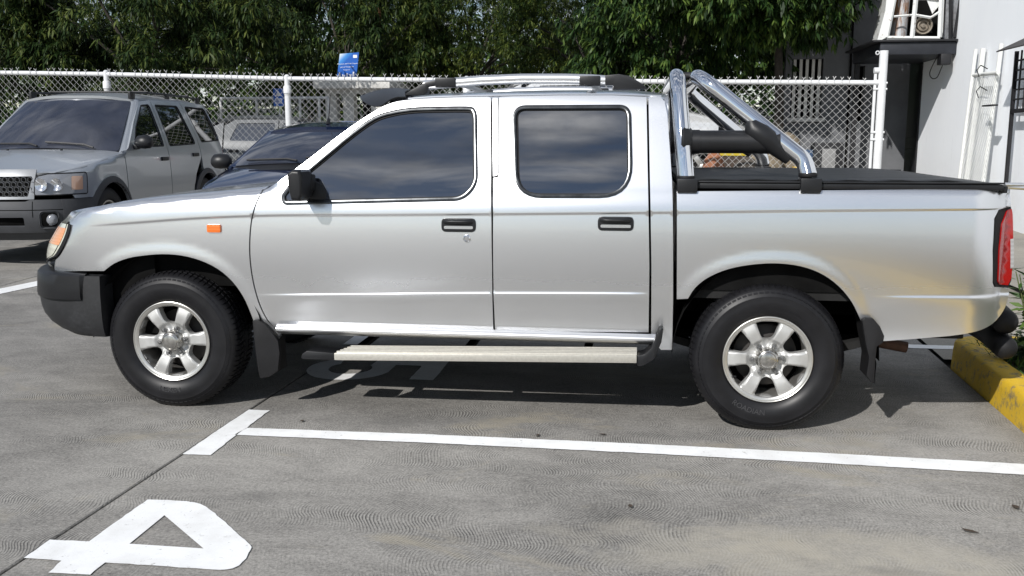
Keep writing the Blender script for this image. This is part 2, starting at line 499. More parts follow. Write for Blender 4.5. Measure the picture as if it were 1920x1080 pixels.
# ---- concrete: combed swirl finish, blotches, dust and stains
def concrete(name, base=(.100, .096, .090), light=(.325, .313, .290), comb=1.0):
    t = NT(name)
    P = t.pos(); s_ = t.n.new('ShaderNodeSeparateXYZ'); t.l.new(P, s_.inputs[0]); X, Y = s_.outputs[0], s_.outputs[1]
    big = t.noise(.55, t.mapping(P, (.8, 1.35, 1)), 6, .65, .4)
    mid = t.noise(2.6, t.mapping(P, (.8, 1.3, 1)), 8, .72, .6)
    fine = t.noise(38, P, 6, .7)
    grit = t.noise(190, P, 3, .7)
    gran = t.noise(85, P, 4, .8)
    ph = t.noise(1.4, P, 3, .5)
    wig = t.math('SINE', t.math('ADD', t.math('MULTIPLY', Y, 18.0), t.math('MULTIPLY', ph, 8.0)))
    u = t.math('ADD', X, t.math('ADD', t.math('MULTIPLY', wig, t.math('MULTIPLY', t.noise(2.3, P, 2), .052)), t.math('ADD', t.math('MULTIPLY', t.noise(1.3, P, 2), .10), t.math('MULTIPLY', t.noise(14, P, 2), .010))))
    ln = t.math('SINE', t.math('MULTIPLY', u, 2*math.pi/.0125))
    strips = t.noise(1.3, t.mapping(P, (.8, 1.5, 1)), 4, .6, .8)
    msk = t.math('MULTIPLY', t.ramp(strips, [(.42, 0.0), (.62, 1)]), t.ramp(t.noise(5.5, P, 4, .65), [(.36, .05), (.64, 1)]))
    groove = t.math('MULTIPLY', t.math('MULTIPLY', t.ramp(t.math('ADD', t.math('MULTIPLY', ln, .5), .5), [(.05, 1), (.60, 0)]), t.math('MULTIPLY', msk, t.ramp(t.noise(60, P, 3, .6), [(.3, .25), (.6, 1)]))), comb)
    tone = t.math('ADD', t.math('MULTIPLY', big, .62), t.math('ADD', t.math('MULTIPLY', mid, .38), t.math('ADD', t.math('MULTIPLY', fine, .25), t.math('MULTIPLY', t.math('SUBTRACT', gran, .5), .75))))
    c = t.ramp(tone, [(.46, tuple(base)+(1,)), (.77, tuple(light)+(1,))])
    tan = t.ramp(t.noise(.9, t.mapping(P, (1, 1.9, 1)), 6, .7, .8), [(.57, 0), (.68, .7)])
    c = t.mix(tan, c, (.30, .272, .215, 1))
    # a pale sandy smear where the screed was patched
    px_, py_, _z = gp(1560, 1040)
    dx_ = t.math('DIVIDE', t.math('SUBTRACT', X, float(px_)), .95); dy_ = t.math('DIVIDE', t.math('SUBTRACT', Y, float(py_)), .26)
    dd_ = t.math('ADD', t.math('SQRT', t.math('ADD', t.math('MULTIPLY', dx_, dx_), t.math('MULTIPLY', dy_, dy_))), t.math('MULTIPLY', t.math('SUBTRACT', t.noise(4.5, P, 7, .7), .5), 2.6))
    sm_ = t.ramp(dd_, [(.45, 1), (1.0, 0)])
    c = t.mix(t.math('MULTIPLY', sm_, t.ramp(t.noise(9, P, 6, .7), [(.3, .25), (.65, .85)])), c, (.36, .335, .28, 1))
    groove = t.math('MULTIPLY', groove, t.math('SUBTRACT', 1.0, t.math('MULTIPLY', sm_, .8)))
    c = t.mix(t.ramp(t.noise(1.7, t.mapping(P, (.7, 1.4, 1)), 5, .65), [(.60, 0), (.74, .45)]), c, (.085, .083, .080, 1))
    c = t.mix(t.math('MULTIPLY', groove, .82), c, (.06, .058, .055, 1))
    c = t.mix(t.ramp(grit, [(.62, 0), (.72, .35)]), c, (.07, .068, .064, 1))
    ridge = t.math('MULTIPLY', t.math('MULTIPLY', t.ramp(t.math('ADD', t.math('MULTIPLY', ln, .5), .5), [(.55, 0), (.95, 1)]), msk), comb)
    c = t.mix(t.math('MULTIPLY', ridge, .35), c, (.40, .39, .365, 1))
    h = t.math('SUBTRACT', t.math('ADD', t.math('MULTIPLY', fine, .35), t.math('MULTIPLY', grit, .2)), t.math('MULTIPLY', groove, .9))
    t.P(col=c, rough=t.math('ADD', .72, t.math('MULTIPLY', fine, .2)), normal=t.bump(h, .8, .005), spec=.35)
    return t.m
MT['concrete'] = concrete('combed_concrete')
MT['plain_concrete'] = concrete('plain_concrete', (.20, .19, .17), (.32, .30, .26), 0.0)
MT['joint'] = pbr('joint_dirt', (.012, .012, .011), .95, 0, var=.4, scale=20)
MT['soil'] = pbr('dry_soil', (.10, .078, .05), .95, 0, var=.4, scale=9, bump=.6, bscale=40)

ground = structure(mk('ground', [(x, y, -.035+float(zg(0, y))) for y in (-600, 2.6, 60, 600) for x in (-400, 400)], [(0,1,3,2), (2,3,5,4), (4,5,7,6)], MT['joint']))
far_ground = structure(mk('far_ground', [(x, y, float(zg(0, min(y, 60)))-.004) for y in (17.0, 60, 600) for x in (-400, 400)], [(0,1,3,2), (2,3,5,4)], MT['plain_concrete']))
lot = structure(empty('parking_lot'))
JX = [-400, -30, -18, -11.2, -7.45, -3.55, .355, 4.16]
JY = [-600, -20, -9.5, -5.3, 3.11, 7.2, 11.6, 17.0]
def jx(i, y): return JX[i] + (.025*(y+1.78) if 2 < i < 7 else (.045*(y-.1) if i == 7 else 0))
G_ = .006
def slab(i, j):
    x0 = lambda y: jx(i, y)+G_; x1 = lambda y: jx(i+1, y)-G_
    ya, yb = JY[j]+G_, JY[j+1]-G_
    ys = sorted({ya, yb} | ({2.6} if ya < 2.6 < yb else set()))
    v = []; f = []
    e = .004                                                  # tooled, slightly broken edge
    for k, y in enumerate(ys):
        z = float(zg(0, y)); o = 2*[0]; edge = (k in (0, len(ys)-1))
        yy = y + (e if k == 0 else -e if k == len(ys)-1 else 0)
        v += [(x0(y), y, z-.03), (x0(y), y, z-e), (x0(y)+e, yy, z), (x1(y)-e, yy, z), (x1(y), y, z-e), (x1(y), y, z-.03)]
    for k in range(len(ys)-1):
        a = 6*k; b = a+6
        f += [(a+m, a+m+1, b+m+1, b+m) for m in range(5)]
    f += [(1, 4, 3, 2), (0, 5, 4, 1)]; a = 6*(len(ys)-1); f += [(a+1, a+2, a+3, a+4), (a, a+1, a+4, a+5)]
    b = MB(); b.add(v, f); return b.build('slab', MT['concrete'], lot)
for i in range(len(JX)-1):
    for j in range(len(JY)-1): slab(i, j)
# the strip of ground to the right of the kerb line: verge, path
path = structure(mk('path', [(x, y, .10+.0*y) for y in (-60, 8.9) for x in (5.55, 7.07)], [(0,1,3,2)], MT['plain_concrete']))
yard = structure(mk('back_yard', [(4.6, 8.9, float(zg(0, 8.9))+.004), (16, 8.9, float(zg(0, 8.9))+.004), (16, 17, float(zg(0, 17))+.004), (4.6, 17, float(zg(0, 17))+.004)], [(0,1,2,3)], MT['plain_concrete']))
side_pave = structure(mk('side_pavement', [(4.245, 1.62, .001), (7.07, 1.62, .001), (4.295, 2.6, .001), (7.07, 2.6, .001), (4.575, 8.9, float(zg(0, 8.9))+.006), (7.07, 8.9, float(zg(0, 8.9))+.006)], [(0,1,3,2), (2,3,5,4)], MT['plain_concrete']))

# ---- painted lines and numerals
def road_paint(name):
    t = NT(name); P = t.pos()
    chips = t.math('MAXIMUM', t.ramp(t.noise(70, P, 5, .7), [(.64, 0), (.70, 1)]), t.ramp(t.noise(16, P, 6, .75), [(.62, 0), (.69, .8)]))
    dirt = t.noise(6, P, 5, .6)
    c = t.mix(t.ramp(dirt, [(.45, .0), (.8, .5)]), (.78, .79, .79, 1), (.50, .49, .47, 1))
    t.P(col=t.mix(chips, c, (.30, .29, .28, 1)), rough=.6, normal=t.bump(t.noise(120, P, 4), .25, .002))
    return t.m
MT['road_paint'] = road_paint('white_road_paint')
def paint_poly(name, pts, holes=(), parent=lot):
    """flat painted shape on the slab; ragged by a millimetre or two"""
    fm = lambda x, y: (x, y, .004+zg(x, y))
    L = dens(pts, .03); L = L + RNG.normal(0, .0012, L.shape)
    return panel(name, L, fm, (0, 0, 1), MT['road_paint'], parent, step=.12, bstep=.05, holes=[dens(h, .03) for h in holes], thick=0, smooth=False)
def px_poly(pts): return [tuple(gp(a, b, .004)[:2]) for a, b in pts]
c4 = lambda pts: px_poly([(a/3, 720+b/3) for a, b in pts])
paint_poly('painted_numeral', c4([(280,875),(500,885),(830,650),(950,652),(1050,660),(1090,665),(1125,674),(1160,690),(1195,716),(1250,762),(1300,808),(1360,862),(1408,906),(1415,918),(1412,932),(1382,983),(1345,1020),(1310,1036),(1275,1043),(1240,1045),(590,1003),(505,1072),(275,1060),(345,992),(135,978)]), [c4([(925,738),(728,898),(1145,925)])])['label'] = 'white painted numeral 4'
l0, l1 = gp(445, 802), gp(1990, 872)
paint_poly('painted_line', px_poly([(462,802),(800,814),(1200,832),(1600,852),(1925,870),(2025,875.5),(2032,896.5),(1925,890),(1600,871),(1200,849),(800,830),(440,815)]))
paint_poly('painted_line', px_poly([(466,768),(505,769.5),(461,803),(442,816),(395,853),(342,851.5),(400,812)]))
# the far bay line, seen under and behind the truck
yb_ = float(gp(1700, 650)[1])
paint_poly('painted_line', [(.52, yb_-.055), (4.44, yb_-.055), (4.44, yb_+.055), (.52, yb_+.055)])
paint_poly('painted_line', [(.40, yb_-.45), (.52, yb_-.45), (.52, yb_+.45), (.40, yb_+.45)])
# numeral 5 in the truck's bay
def five():
    u0 = .40; v0 = float(gp(640, 713)[1])+.53
    pts = []
    R_, r_ = .27, .135; cu_, cv_ = .25, .265
    def arc(r, a0, a1, n=16): return [(cu_+r*.95*math.cos(a), cv_+r*math.sin(a)) for a in np.linspace(a0, a1, n)]
    out = [(.80, .02), (.80, .47), (.66, .47), (.66, .15), (.50, .15)] + arc(R_, math.radians(15), math.radians(245), 22) + arc(r_, math.radians(225), math.radians(-40), 18) + [(.36, .02)]
    return [(u0+u, v0-v) for u, v in out]
paint_poly('painted_numeral', five())['label'] = 'white painted numeral 5 under the truck'
# a line of the row beyond, at far left
paint_poly('painted_line', px_poly([(-60,556),(0,541),(74,526),(140,512),(140,520),(74,535),(0,551),(-60,567)]))

# ---- kerb, verge
kerb = empty('kerb', (4.16, 0, 0)); tag(kerb, 'yellow painted concrete kerb beside the parking bay', 'kerb')
YP = NT('worn_yellow_paint')
P_ = YP.pos()
yn = YP.ramp(YP.noise(14, P_, 7, .75), [(.52, 0), (.64, 1)])
yc = YP.mix(YP.noise(5, P_, 5, .6), (.58, .35, .015, 1), (.72, .49, .03, 1))
YP.P(col=YP.mix(yn, yc, (.24, .19, .10, 1)), rough=.65, normal=YP.bump(YP.noise(35, P_, 6, .7), .6, .008))
def kerb_path():
    k0, k1 = gp(1785, 690), gp(1920, 812)
    d = (k1-k0)/np.linalg.norm(k1-k0)
    pts = [k0+d*t for t in np.linspace(8.5, 0.0, 34)]
    c = k0-d*.10
    arc = [k0-d*.22*math.sin(a)+np.array([.22, 0, 0])*(1-math.cos(a)) for a in np.linspace(.2, math.pi/2, 6)]
    tail = [arc[-1]+np.array([t, 0, 0]) for t in np.linspace(.2, 2.2, 9)]
    return [p[:2] for p in pts+arc+tail]
kp = [np.array(p) for p in kerb_path()]
prof_k = [(0, -.02), (.006, .11), (.012, .148), (.026, .163), (.08, .167), (.135, .165), (.152, .155), (.156, .08)]
secs = []
for i, p in enumerate(kp):
    a = kp[max(i-1, 0)]; b = kp[min(i+1, len(kp)-1)]; tdir = (b-a)/np.linalg.norm(b-a); nd = np.array([tdir[1], -tdir[0]])
    secs.append([(p[0]+nd[0]*(o+random.uniform(-.003,.003))-4.16, p[1]+nd[1]*o, z+random.uniform(-.003,.003)) for o, z in prof_k])
# kerb stones cast in lengths
step_ = 9
for i0 in range(0, len(secs)-1, step_):
    S_ = secs[i0:i0+step_+1]; m = len(prof_k)
    if len(S_) < 2: break
    v = [q for r in S_ for q in r]
    f = [(i*m+k, i*m+k+1, (i+1)*m+k+1, (i+1)*m+k) for i in range(len(S_)-1) for k in range(m-1)] + [tuple(range(m)), tuple(range((len(S_)-1)*m, len(S_)*m))]
    MB().add(v, f).build('kerb_stone', YP.m, kerb, smooth=60)
def vz(x, y): return .135 + .02*np.sin(np.asarray(x)*7+1)*np.sin(np.asarray(y)*5) + .03*sstep(4.4, 4.9, x)
verge = structure(panel('verge', [(4.27,-8),(5.56,-8),(5.56,1.52),(4.40,1.52),(4.34,1.2)], lambda x, y: (x, y, vz(x, y)), (0,0,1), MT['soil'], None, step=.25, thick=.1))

# ---- building on the right: white plastered wall that faces the lot
PL = NT('white_plaster')
pp = PL.pos(); pn = PL.noise(1.3, PL.mapping(pp, (1, 1, .35)), 6, .65); ps = PL.ramp(PL.noise(3.5, PL.mapping(pp, (1, 3, .25)), 6, .75), [(.60, 0), (.78, .5)])
zz = PL.n.new('ShaderNodeSeparateXYZ'); PL.l.new(pp, zz.inputs[0])
base_dirt = PL.math('MULTIPLY', PL.math('SUBTRACT', 1.0, PL.math('MULTIPLY', zz.outputs[2], .8)), PL.noise(9, pp, 6, .7), clamp=True)
pc = PL.mix(pn, (.80, .83, .87, 1), (.88, .90, .92, 1))
pc = PL.mix(ps, pc, (.50, .51, .51, 1)); pc = PL.mix(PL.math('MULTIPLY', base_dirt, .5), pc, (.35, .33, .29, 1))
PL.P(col=pc, rough=.85, normal=PL.bump(PL.noise(55, pp, 6, .7), .35, .006))
WX = 7.07
hall = empty('white_building', (WX, 8, 0)); tag(hall, 'white plastered building wall at right with dark metal door and canopy', 'building')
def wbox(name, lo, hi, mat, par=hall, bevel=0):
    lo = (lo[0]-WX, lo[1]-8, lo[2]); hi = (hi[0]-WX, hi[1]-8, hi[2]); return box(name, lo, hi, mat, par, bevel)
dA, dB = onX(1662, 200, WX), onX(1726, 200, WX)     # door jambs (far, near)
yF, yN = float(dA[1]), float(dB[1])
zD = float(onX(1700, 107, WX)[2])
wbox('wall', (WX, -8, 0), (WX+.3, yN, 6.2), PL.m)
wbox('wall', (WX, yN, zD), (WX+.3, yF, 6.2), PL.m)
wbox('wall', (WX, yF, 0), (WX+.3, yF+3.4, 6.2), PL.m)
wbox('end_wall', (WX+.3, yF+3.1, 0), (WX+7, yF+3.4, 6.2), PL.m)
wbox('roof', (WX-.12, -8.1, 6.2), (WX+7, yF+3.5, 6.35), MT['plain_concrete'])
DM = pbr('black_door_steel', (.010, .011, .013), .42, .2, var=.3, scale=4)
dr = wbox('door', (WX+.10, yN+.06, .06), (WX+.15, yF-.06, zD-.08), DM, bevel=.006)
for k, (za, zb_) in enumerate(((.25, 1.15), (1.35, zD-.3))):
    wbox('door_panel', (WX+.085, yN+.16, za), (WX+.105, yF-.16, zb_), DM, bevel=.006)
for ya, yb in ((yN, yN+.055), (yF-.055, yF)): wbox('door_frame', (WX-.02, ya, 0), (WX+.14, yb, zD), MT['black_iron'], bevel=.004)
wbox('door_frame', (WX-.02, yN+.055, zD-.06), (WX+.14, yF-.055, zD), MT['black_iron'], bevel=.004)
for zh in (.5, 1.5, zD-.5): wbox('door_hinge', (WX+.07, yF-.12, zh), (WX+.10, yF-.06, zh+.13), MT['black_iron'])
# canopy: black steel slab on brackets
cy_ = float(onX(1794, 95, WX)[1]); cz0 = float(onX(1794, 101, WX)[2]); cz1 = float(onX(1794, 78, WX)[2])
cw = WX - float(onY(1650, 95, cy_)[0])
can = wbox('canopy', (WX-cw, cy_, cz0), (WX-.004, cy_+1.9, cz1), pbr('black_canopy_steel', (.018, .020, .026), .45, .2, var=.3, scale=5), bevel=.012)
wbox('canopy_lip', (WX-cw-.12, cy_-.05, cz1+.003), (WX-.004, cy_+1.95, cz1+.035), MT['black_iron'], bevel=.006)
wbox('canopy_post', (WX-cw+.02, cy_+1.75, 0), (WX-cw+.10, cy_+1.83, cz0-.003), MT['black_iron'])
wbox('canopy_post', (WX-cw+.06, cy_+.25, .0), (WX-cw+.13, cy_+.32, cz0-.003), MT['black_iron'])
# wire loop and lamp box hanging below the canopy
lp = [onX(a, b, WX-.12) for a, b in [(1757,107),(1749,122),(1743,138),(1748,147),(1757,145),(1764,130),(1768,120)]]
tube('hanging_cable', [(p[0]-WX, p[1]-8, p[2]) for p in cr([tuple(q) for q in lp], 4)], .008, MT['black_iron'], hall, 6)
q = onX(1772, 114, WX-.14); wbox('lamp_box', (q[0]-.09, q[1]-.10, q[2]-.06), (q[0]+.06, q[1]+.1, q[2]+.10), MT['black_iron'], bevel=.01)

# broken white cabinet with a fan standing on the canopy
cab = empty('broken_cabinet', (WX-cw, cy_, cz1+.04)); tag(cab, 'broken white metal cabinet with rusty pipe and fan on the black canopy', 'cabinet')
RW = NT('chipped_white_metal'); rn = RW.ramp(RW.noise(9, RW.coord(), 7, .75), [(.58, 0), (.66, 1)])
RW.P(col=RW.mix(rn, (.62, .63, .62, 1), (.16, .075, .035, 1)), rough=.5)
def cb_pt(px, py, d=0.): p = onY(px, py, cy_+.06+d); return Vector((p[0]-(WX-cw), p[1]-cy_, p[2]-(cz1+.04)))
def bar(name, a, b, w, mat=None, d=0.):
    A, B = cb_pt(*a, d), cb_pt(*b, d); return MB().tube([A, B], w, 4).build(name, mat or RW.m, cab)
for a, b, w in [((1663,70),(1683,-30),.03), ((1710,72),(1720,-30),.035), ((1762,70),(1766,-30),.035), ((1663,71),(1762,72),.03), ((1676,31),(1712,28),.016), ((1716,28),(1745,33),.02), ((1745,33),(1762,22),.018), ((1722,-4),(1758,-4),.03)]:
    bar('frame_bar', a, b, w)
for a, b, w in [((1673,70),(1693,-30),.03), ((1766,70),(1770,-30),.035), ((1673,71),(1766,72),.03)]: bar('frame_bar', a, b, w, None, .65)
A, B, C, D = cb_pt(1644,79), cb_pt(1663,70), cb_pt(1684,-20), cb_pt(1664,-20)
E_ = cb_pt(1660,20)
mk('bent_panel', [A, B, C, D, E_, A+Vector((.03,.5,0)), D+Vector((.02,.5,0)), E_+Vector((.02,.5,0))], [(0,1,2,4), (4,2,3), (0,4,7,5), (4,3,6,7)], RW.m, cab)
mk('torn_panel', [cb_pt(1748,26,.02), cb_pt(1763,8,.04), cb_pt(1740,-25,.03), cb_pt(1733,-12,.01)], [(0,1,2,3)], RW.m, cab)
mk('back_panel', [cb_pt(1668,75,.62), cb_pt(1778,75,.62), cb_pt(1786,-30,.62), cb_pt(1690,-30,.62)], [(0,1,2,3)], MT['dark'], cab)
RUST = pbr('rust', (.16, .07, .03), .85, .1, var=.5, scale=10)
PW = NT('rust_streaked_pipe'); pz = PW.ramp(PW.noise(4, PW.coord('Object', (3, 3, .6)), 6, .7), [(.42, 0), (.6, 1)])
PW.P(col=PW.mix(pz, (.42, .44, .46, 1), (.20, .09, .035, 1)), rough=.5, metal=.2)
MB().tube([cb_pt(1685,70,.3), cb_pt(1694,-30,.3)], .115, 20).build('rusty_pipe', PW.m, cab, smooth=50)
fc = cb_pt(1731, 48, .08)
MB().lathe([(.135, .10), (.135, -.02), (.125, -.03), (.112, -.02), (.108, .03), (.085, .04), (.08, .0), (.068, -.005), (.06, .03), (.035, .03), (.03, -.01), (.001, -.015)], 'y', 28, tuple(fc)).build('fan_housing', pbr('dirty_fan', (.22, .19, .15), .7, .2, var=.4, scale=12), cab, smooth=40)
for a, b in (((1782,78),(1783,-30)),((1790,70),(1806,-30))): bar('side_strut', a, b, .03, MT['black_iron'], .0)
FO = pbr('crumpled_foil', (.5, .52, .55), .3, .7, var=.3, scale=14, bump=.8, bscale=9)
mk('foil_sheet', [cb_pt(1768,75,.2), cb_pt(1791,72,.0), cb_pt(1803,-30,.0), cb_pt(1776,-30,.2)], [(0,1,2,3)], FO, cab)

# ---- gate leaf leaning on the white wall
WHP = pbr('chipped_white_pipe', (.68, .69, .67), .5, 0, var=.1, scale=6)
gx = WX-.28
gate = empty('leaning_gate', (gx, float(onX(1850, 300, gx)[1]), .1)); tag(gate, 'white pipe gate leaf with chain-link mesh leaning on the white wall', 'gate')
g0 = Vector(gate.location)
def gpt(px, py, X=gx): return Vector(onX(px, py, X)) - g0
def down(v, z=.10):
    return Vector((v.x-.22, v.y, z-g0.z))
tops = [(1830,92), (1844,91), (1878,82)]
for (a, b), r in zip(tops, (.026, .036, .030)):
    p = gpt(a, b, gx+.22); MB().tube([p, Vector((p.x-.12, p.y, .02))], r, 12).build('pipe', WHP, gate, smooth=50)
pa, pb = gpt(1826, 141, gx+.15), gpt(1872, 136, gx+.15)
MB().tube([pa, pb], .026, 12).build('pipe', WHP, gate, smooth=50)
MB().tube([Vector((pa.x-.10, pa.y, .12)), Vector((pb.x-.10, pb.y, .12))], .026, 12).build('pipe', WHP, gate, smooth=50)
def chain(p00, p10, H, down_v, pitch, r, n=4):
    """chain-link net: zigzag wires hooked into their neighbours. p00..p10 top edge, down_v unit vector downwards"""
    p00, p10 = Vector(p00), Vector(p10); L = (p10-p00).length; ex = (p10-p00)/L; ez = Vector(down_v).normalized(); nrm_ = ex.cross(ez)
    c = pitch/2; nc = int(L/c); nr = int(H/c)
    V = []; F = []
    for i in range(nc):
        pts = []
        for k in range(nr+1):
            col = i if (k+i) % 2 == 0 else i+1
            bow = (r*1.1 if col == i else -r*1.1)
            pts.append(p00+ex*(col*c)+ez*(k*c)+nrm_*bow)
        o = len(V)
        for k, p in enumerate(pts):
            d = (pts[min(k+1, nr)]-pts[max(k-1, 0)]).normalized()
            u = ex*r if True else 0; w = nrm_*r
            if n == 4: V += [p+u, p+w, p-u, p-w]
            else: V += [p+u, p-u*.5+w*.87, p-u*.5-w*.87]
        F += [(o+k*n+m, o+k*n+(m+1) % n, o+(k+1)*n+(m+1) % n, o+(k+1)*n+m) for k in range(nr) for m in range(n)]
    return V, F
V, F = chain(pa, pb, (pa.z-.12)*.98, Vector((-.10, 0, .12-pa.z)), .07, .0035, 3)
stuff(mk('chain_link_mesh', V, F, WHP, gate))
MB().box((gpt(1862,196).x-.05, gpt(1862,196).y-.12, gpt(1862,196).z-.02), (gpt(1862,196).x+.02, gpt(1862,196).y+.25, gpt(1862,196).z)).build('gate_latch', MT['black_iron'], gate)
for px_, py_ in ((1846,128), (1845,168)):
    q = gpt(px_, py_, gx+.10); MB().tube([q+Vector((-.03,-.2,-.02)), q+Vector((-.05,0,.04)), q+Vector((-.03,.2,-.01)), q+Vector((-.03,.1,-.10))], .007, 6).build('wire_twist', MT['black_iron'], gate)

# ---- barred window with rain hood at the right edge
bw = empty('barred_window', (WX-.05, float(onX(1915, 250, WX)[1]), 0)); tag(bw, 'black barred window with sloping rain hood at the right edge', 'window')
b0 = Vector(bw.location)
def bp(px, py, X=WX-.12): return Vector(onX(px, py, X))-b0
pt, pbm = bp(1907, 96), bp(1879, 349)
yv = pt.y
MB().box((pt.x-.02, yv-.02, .0), (pt.x+.02, yv+.02, pt.z)).build('bar_post', MT['black_iron'], bw)
MB().box((pt.x-.02, yv-1.6, bp(1893,205).z-.05), (pt.x+.02, yv+.0, bp(1893,205).z)).build('bar_rail', MT['black_iron'], bw)
for k in range(8): MB().tube([(pt.x, yv-.16-.18*k, bp(1893,205).z), (pt.x, yv-.16-.18*k, pt.z)], .012, 6).build('bar', MT['black_iron'], bw)
for k in range(1, 6): MB().tube([(pt.x, yv, bp(1893,205).z+(pt.z-bp(1893,205).z)*k/6), (pt.x, yv-1.6, bp(1893,205).z+(pt.z-bp(1893,205).z)*k/6)], .012, 6).build('bar', MT['black_iron'], bw)
MB().box((.05, yv-1.6, bp(1893,205).z+.05), (.062, yv-.1, pt.z-.1)).build('pane', MT['tint'], bw)
ha = bp(1868, 96, WX-.42)
MB().add([(ha.x, ha.y, ha.z), (ha.x, yv-2.0, ha.z), (.04, yv-2.0, ha.z+.20), (.04, ha.y, ha.z+.20), (ha.x, ha.y, ha.z-.015), (ha.x, yv-2.0, ha.z-.015), (.04, yv-2.0, ha.z+.18), (.04, ha.y, ha.z+.18)], [(0,1,2,3),(4,7,6,5),(0,4,5,1),(3,2,6,7),(0,3,7,4),(1,5,6,2)]).build('rain_hood', pbr('hood_sheet', (.045, .04, .04), .6, .3, var=.3), bw)

# ---- chain-link fence
FY = 9.6
fence = empty('chain_link_fence', (0, FY, 0)); tag(fence, 'long white chain-link fence with pipe posts and top rail behind the cars', 'fence')
def fpt(px, py): p = onY(px, py, FY); return (float(p[0]), float(p[2]))
ends = [fpt(-240,133), fpt(199,139), fpt(538,147.5), fpt(875,150.5), fpt(1270,153), fpt(1640,155)]
gz_ = float(zg(0, FY))
for i in range(5):
    (xa_, za_), (xb_, zb_) = ends[i], ends[i+1]
    tube('top_rail', [(xa_, 0, za_), (xb_, 0, zb_)], .034, MT['white_paint'], fence, 12)
    b_ = Vector((xb_-xa_, 0, zb_-za_))
    V, F = chain((xa_+.03, -.045, za_-.03), (xb_-.02, -.045, zb_-.03), za_-gz_-.06, (0, 0, -1), .1045, .0031)
    stuff(mk('chain_link_mesh', V, F, MT['wire'], fence))
    # twisted wire ends standing above the rail
    tw = MB(); n_ = int((xb_-xa_)/.105)
    for k in range(n_):
        x = xa_+.03+.1045*(k+.5); z = za_+(zb_-za_)*(x-xa_)/(xb_-xa_)
        if random.random() < .12: continue
        j1, j2 = random.uniform(-.012, .012), random.uniform(.8, 1.15)
        tw.tube([(x, -.045, z-.03), (x+j1*.3, -.04, z+.045*j2)], .005, 4)
        tw.tube([(x+j1*.3, -.04, z+.045*j2), (x-.022+j1, -.045, z+.078*j2)], .004, 4)
        tw.tube([(x+j1*.3, -.04, z+.045*j2), (x+.022+j1, -.035, z+.074*j2)], .004, 4)
    stuff(tw.build('twisted_wire_ends', MT['wire'], fence, fix=False))
for i in range(1, 5):
    x, z = ends[i]
    pst = MB().tube([(x, 0, gz_-.03), (x, 0, z-.13)], .046, 16).build('post', MT['white_paint'], fence, smooth=40)
    MB().tube([(x, 0, z-.22), (x, 0, z-.12), (x, 0, z-.105)], [.060, .060, .048], 16).build('post_sleeve', MT['white_paint'], pst, smooth=40)
    MB().tube([(x, 0, z-.13), (x, 0, z-.02), (x, 0, z+.045), (x, 0, z+.062)], [.040, .042, .040, .018], 14).build('post_cap', MT['white_paint'], pst, smooth=40)
    MB().tube([(x, 0, z-.245), (x, 0, z-.232)], [.052, .052], 16).build('tie_band', MT['wire'], pst)
xe, ze = fpt(1655, 95); xe2 = fpt(1640, 155)[0]
ep = MB().tube([(xe+.02, 0, gz_-.03), (xe+.02, 0, ze)], .058, 18).build('end_post', MT['white_paint'], fence, smooth=40)
MB().tube([(xe-.075, 0, gz_), (xe-.075, 0, ends[5][1]+.12)], .022, 10).build('tension_bar', MT['white_paint'], ep, smooth=40)
for z in (ends[5][1]-.005, ends[5][1]-.09, 1.2+gz_, 1.1+gz_, .6): MB().tube([(xe-.10, -.02, z), (xe+.085, -.02, z)], .016, 8).build('tie_band', MT['white_paint'], ep)
MB().tube([(xe-.10, 0, ze-.27), (xe+.0, 0, ze-.27)], .042, 14).build('pipe_stub', MT['white_paint'], ep, smooth=40)
for dz in (.03, .42):
    MB().lathe([(.022, -.006), (.030, 0), (.022, .006), (.016, 0), (.022, -.006)], 'y', 14, (xe-.07, -.02, ze-dz)).build('eye_bolt', MT['white_paint'], ep, smooth=40)
MB().tube([(xe2, 0, ends[5][1]), (xe2+.09, 0, ends[5][1])], .040, 12).build('rail_end_cup', MT['white_paint'], fence, smooth=40)
# ================================================================== the pickup truck
# truck frame: x runs from the front wheel (0) to the rear wheel (2.95), y = 0 is the near wheel face, z up
truck = empty('pickup_truck')
tag(truck, 'silver four-door pickup truck with chrome roll bar, black bed cover and side step', 'truck')
TC = 0.86                                     # y of the truck's middle
t_prof = interp([.34, .42, .50, .60, .72, .84, .96, 1.06, 1.13, 1.20, 1.32, 1.45, 1.55, 1.60],
                [.062, .038, .016, -.006, -.022, -.029, -.0265, -.016, -.002, .020, .062, .112, .153, .180])
FA = [(195,508),(214,494),(240,484),(270,479),(305,476.5),(340,479),(375,488),(408,504),(436,528),(456,556),(468,582),(477,606)]
RA = [(1290,560),(1303,540),(1325,522),(1355,508),(1390,499),(1435,494),(1475,495),(1512,502),(1545,516),(1574,538),(1597,566),(1612,596),(1620,614)]
ARCH_F = np.array([onY(a, b, -.03)[[0, 2]] for a, b in cr(FA, 4)])
ARCH_R = np.array([onY(a, b, -.03)[[0, 2]] for a, b in cr(RA, 4)])
_c1 = np.array([onY(a, b, -.027)[[0, 2]] for a, b in [(250,418),(360,410),(480,405),(700,403.5),(920,402),(1215,399.5),(1262,399),(1500,396),(1870,393)]])
crease1 = interp(_c1[:, 0], _c1[:, 1])
_c2 = np.array([onY(a, b, -.015)[[0, 2]] for a, b in [(500,553),(700,551),(920,549),(1215,550),(1680,556),(1880,557)]])
crease2 = interp(_c2[:, 0], _c2[:, 1])
_ft = np.array([onY(a, b, .03)[[0, 2]] for a, b in [(118,428),(124,414),(135,403),(160,393),(200,383.5),(260,375),(330,367.5),(400,361.5),(460,356),(500,352)]])
fender_top = interp(_ft[:, 0], _ft[:, 1])
NX1, NN = -.30, 2.5
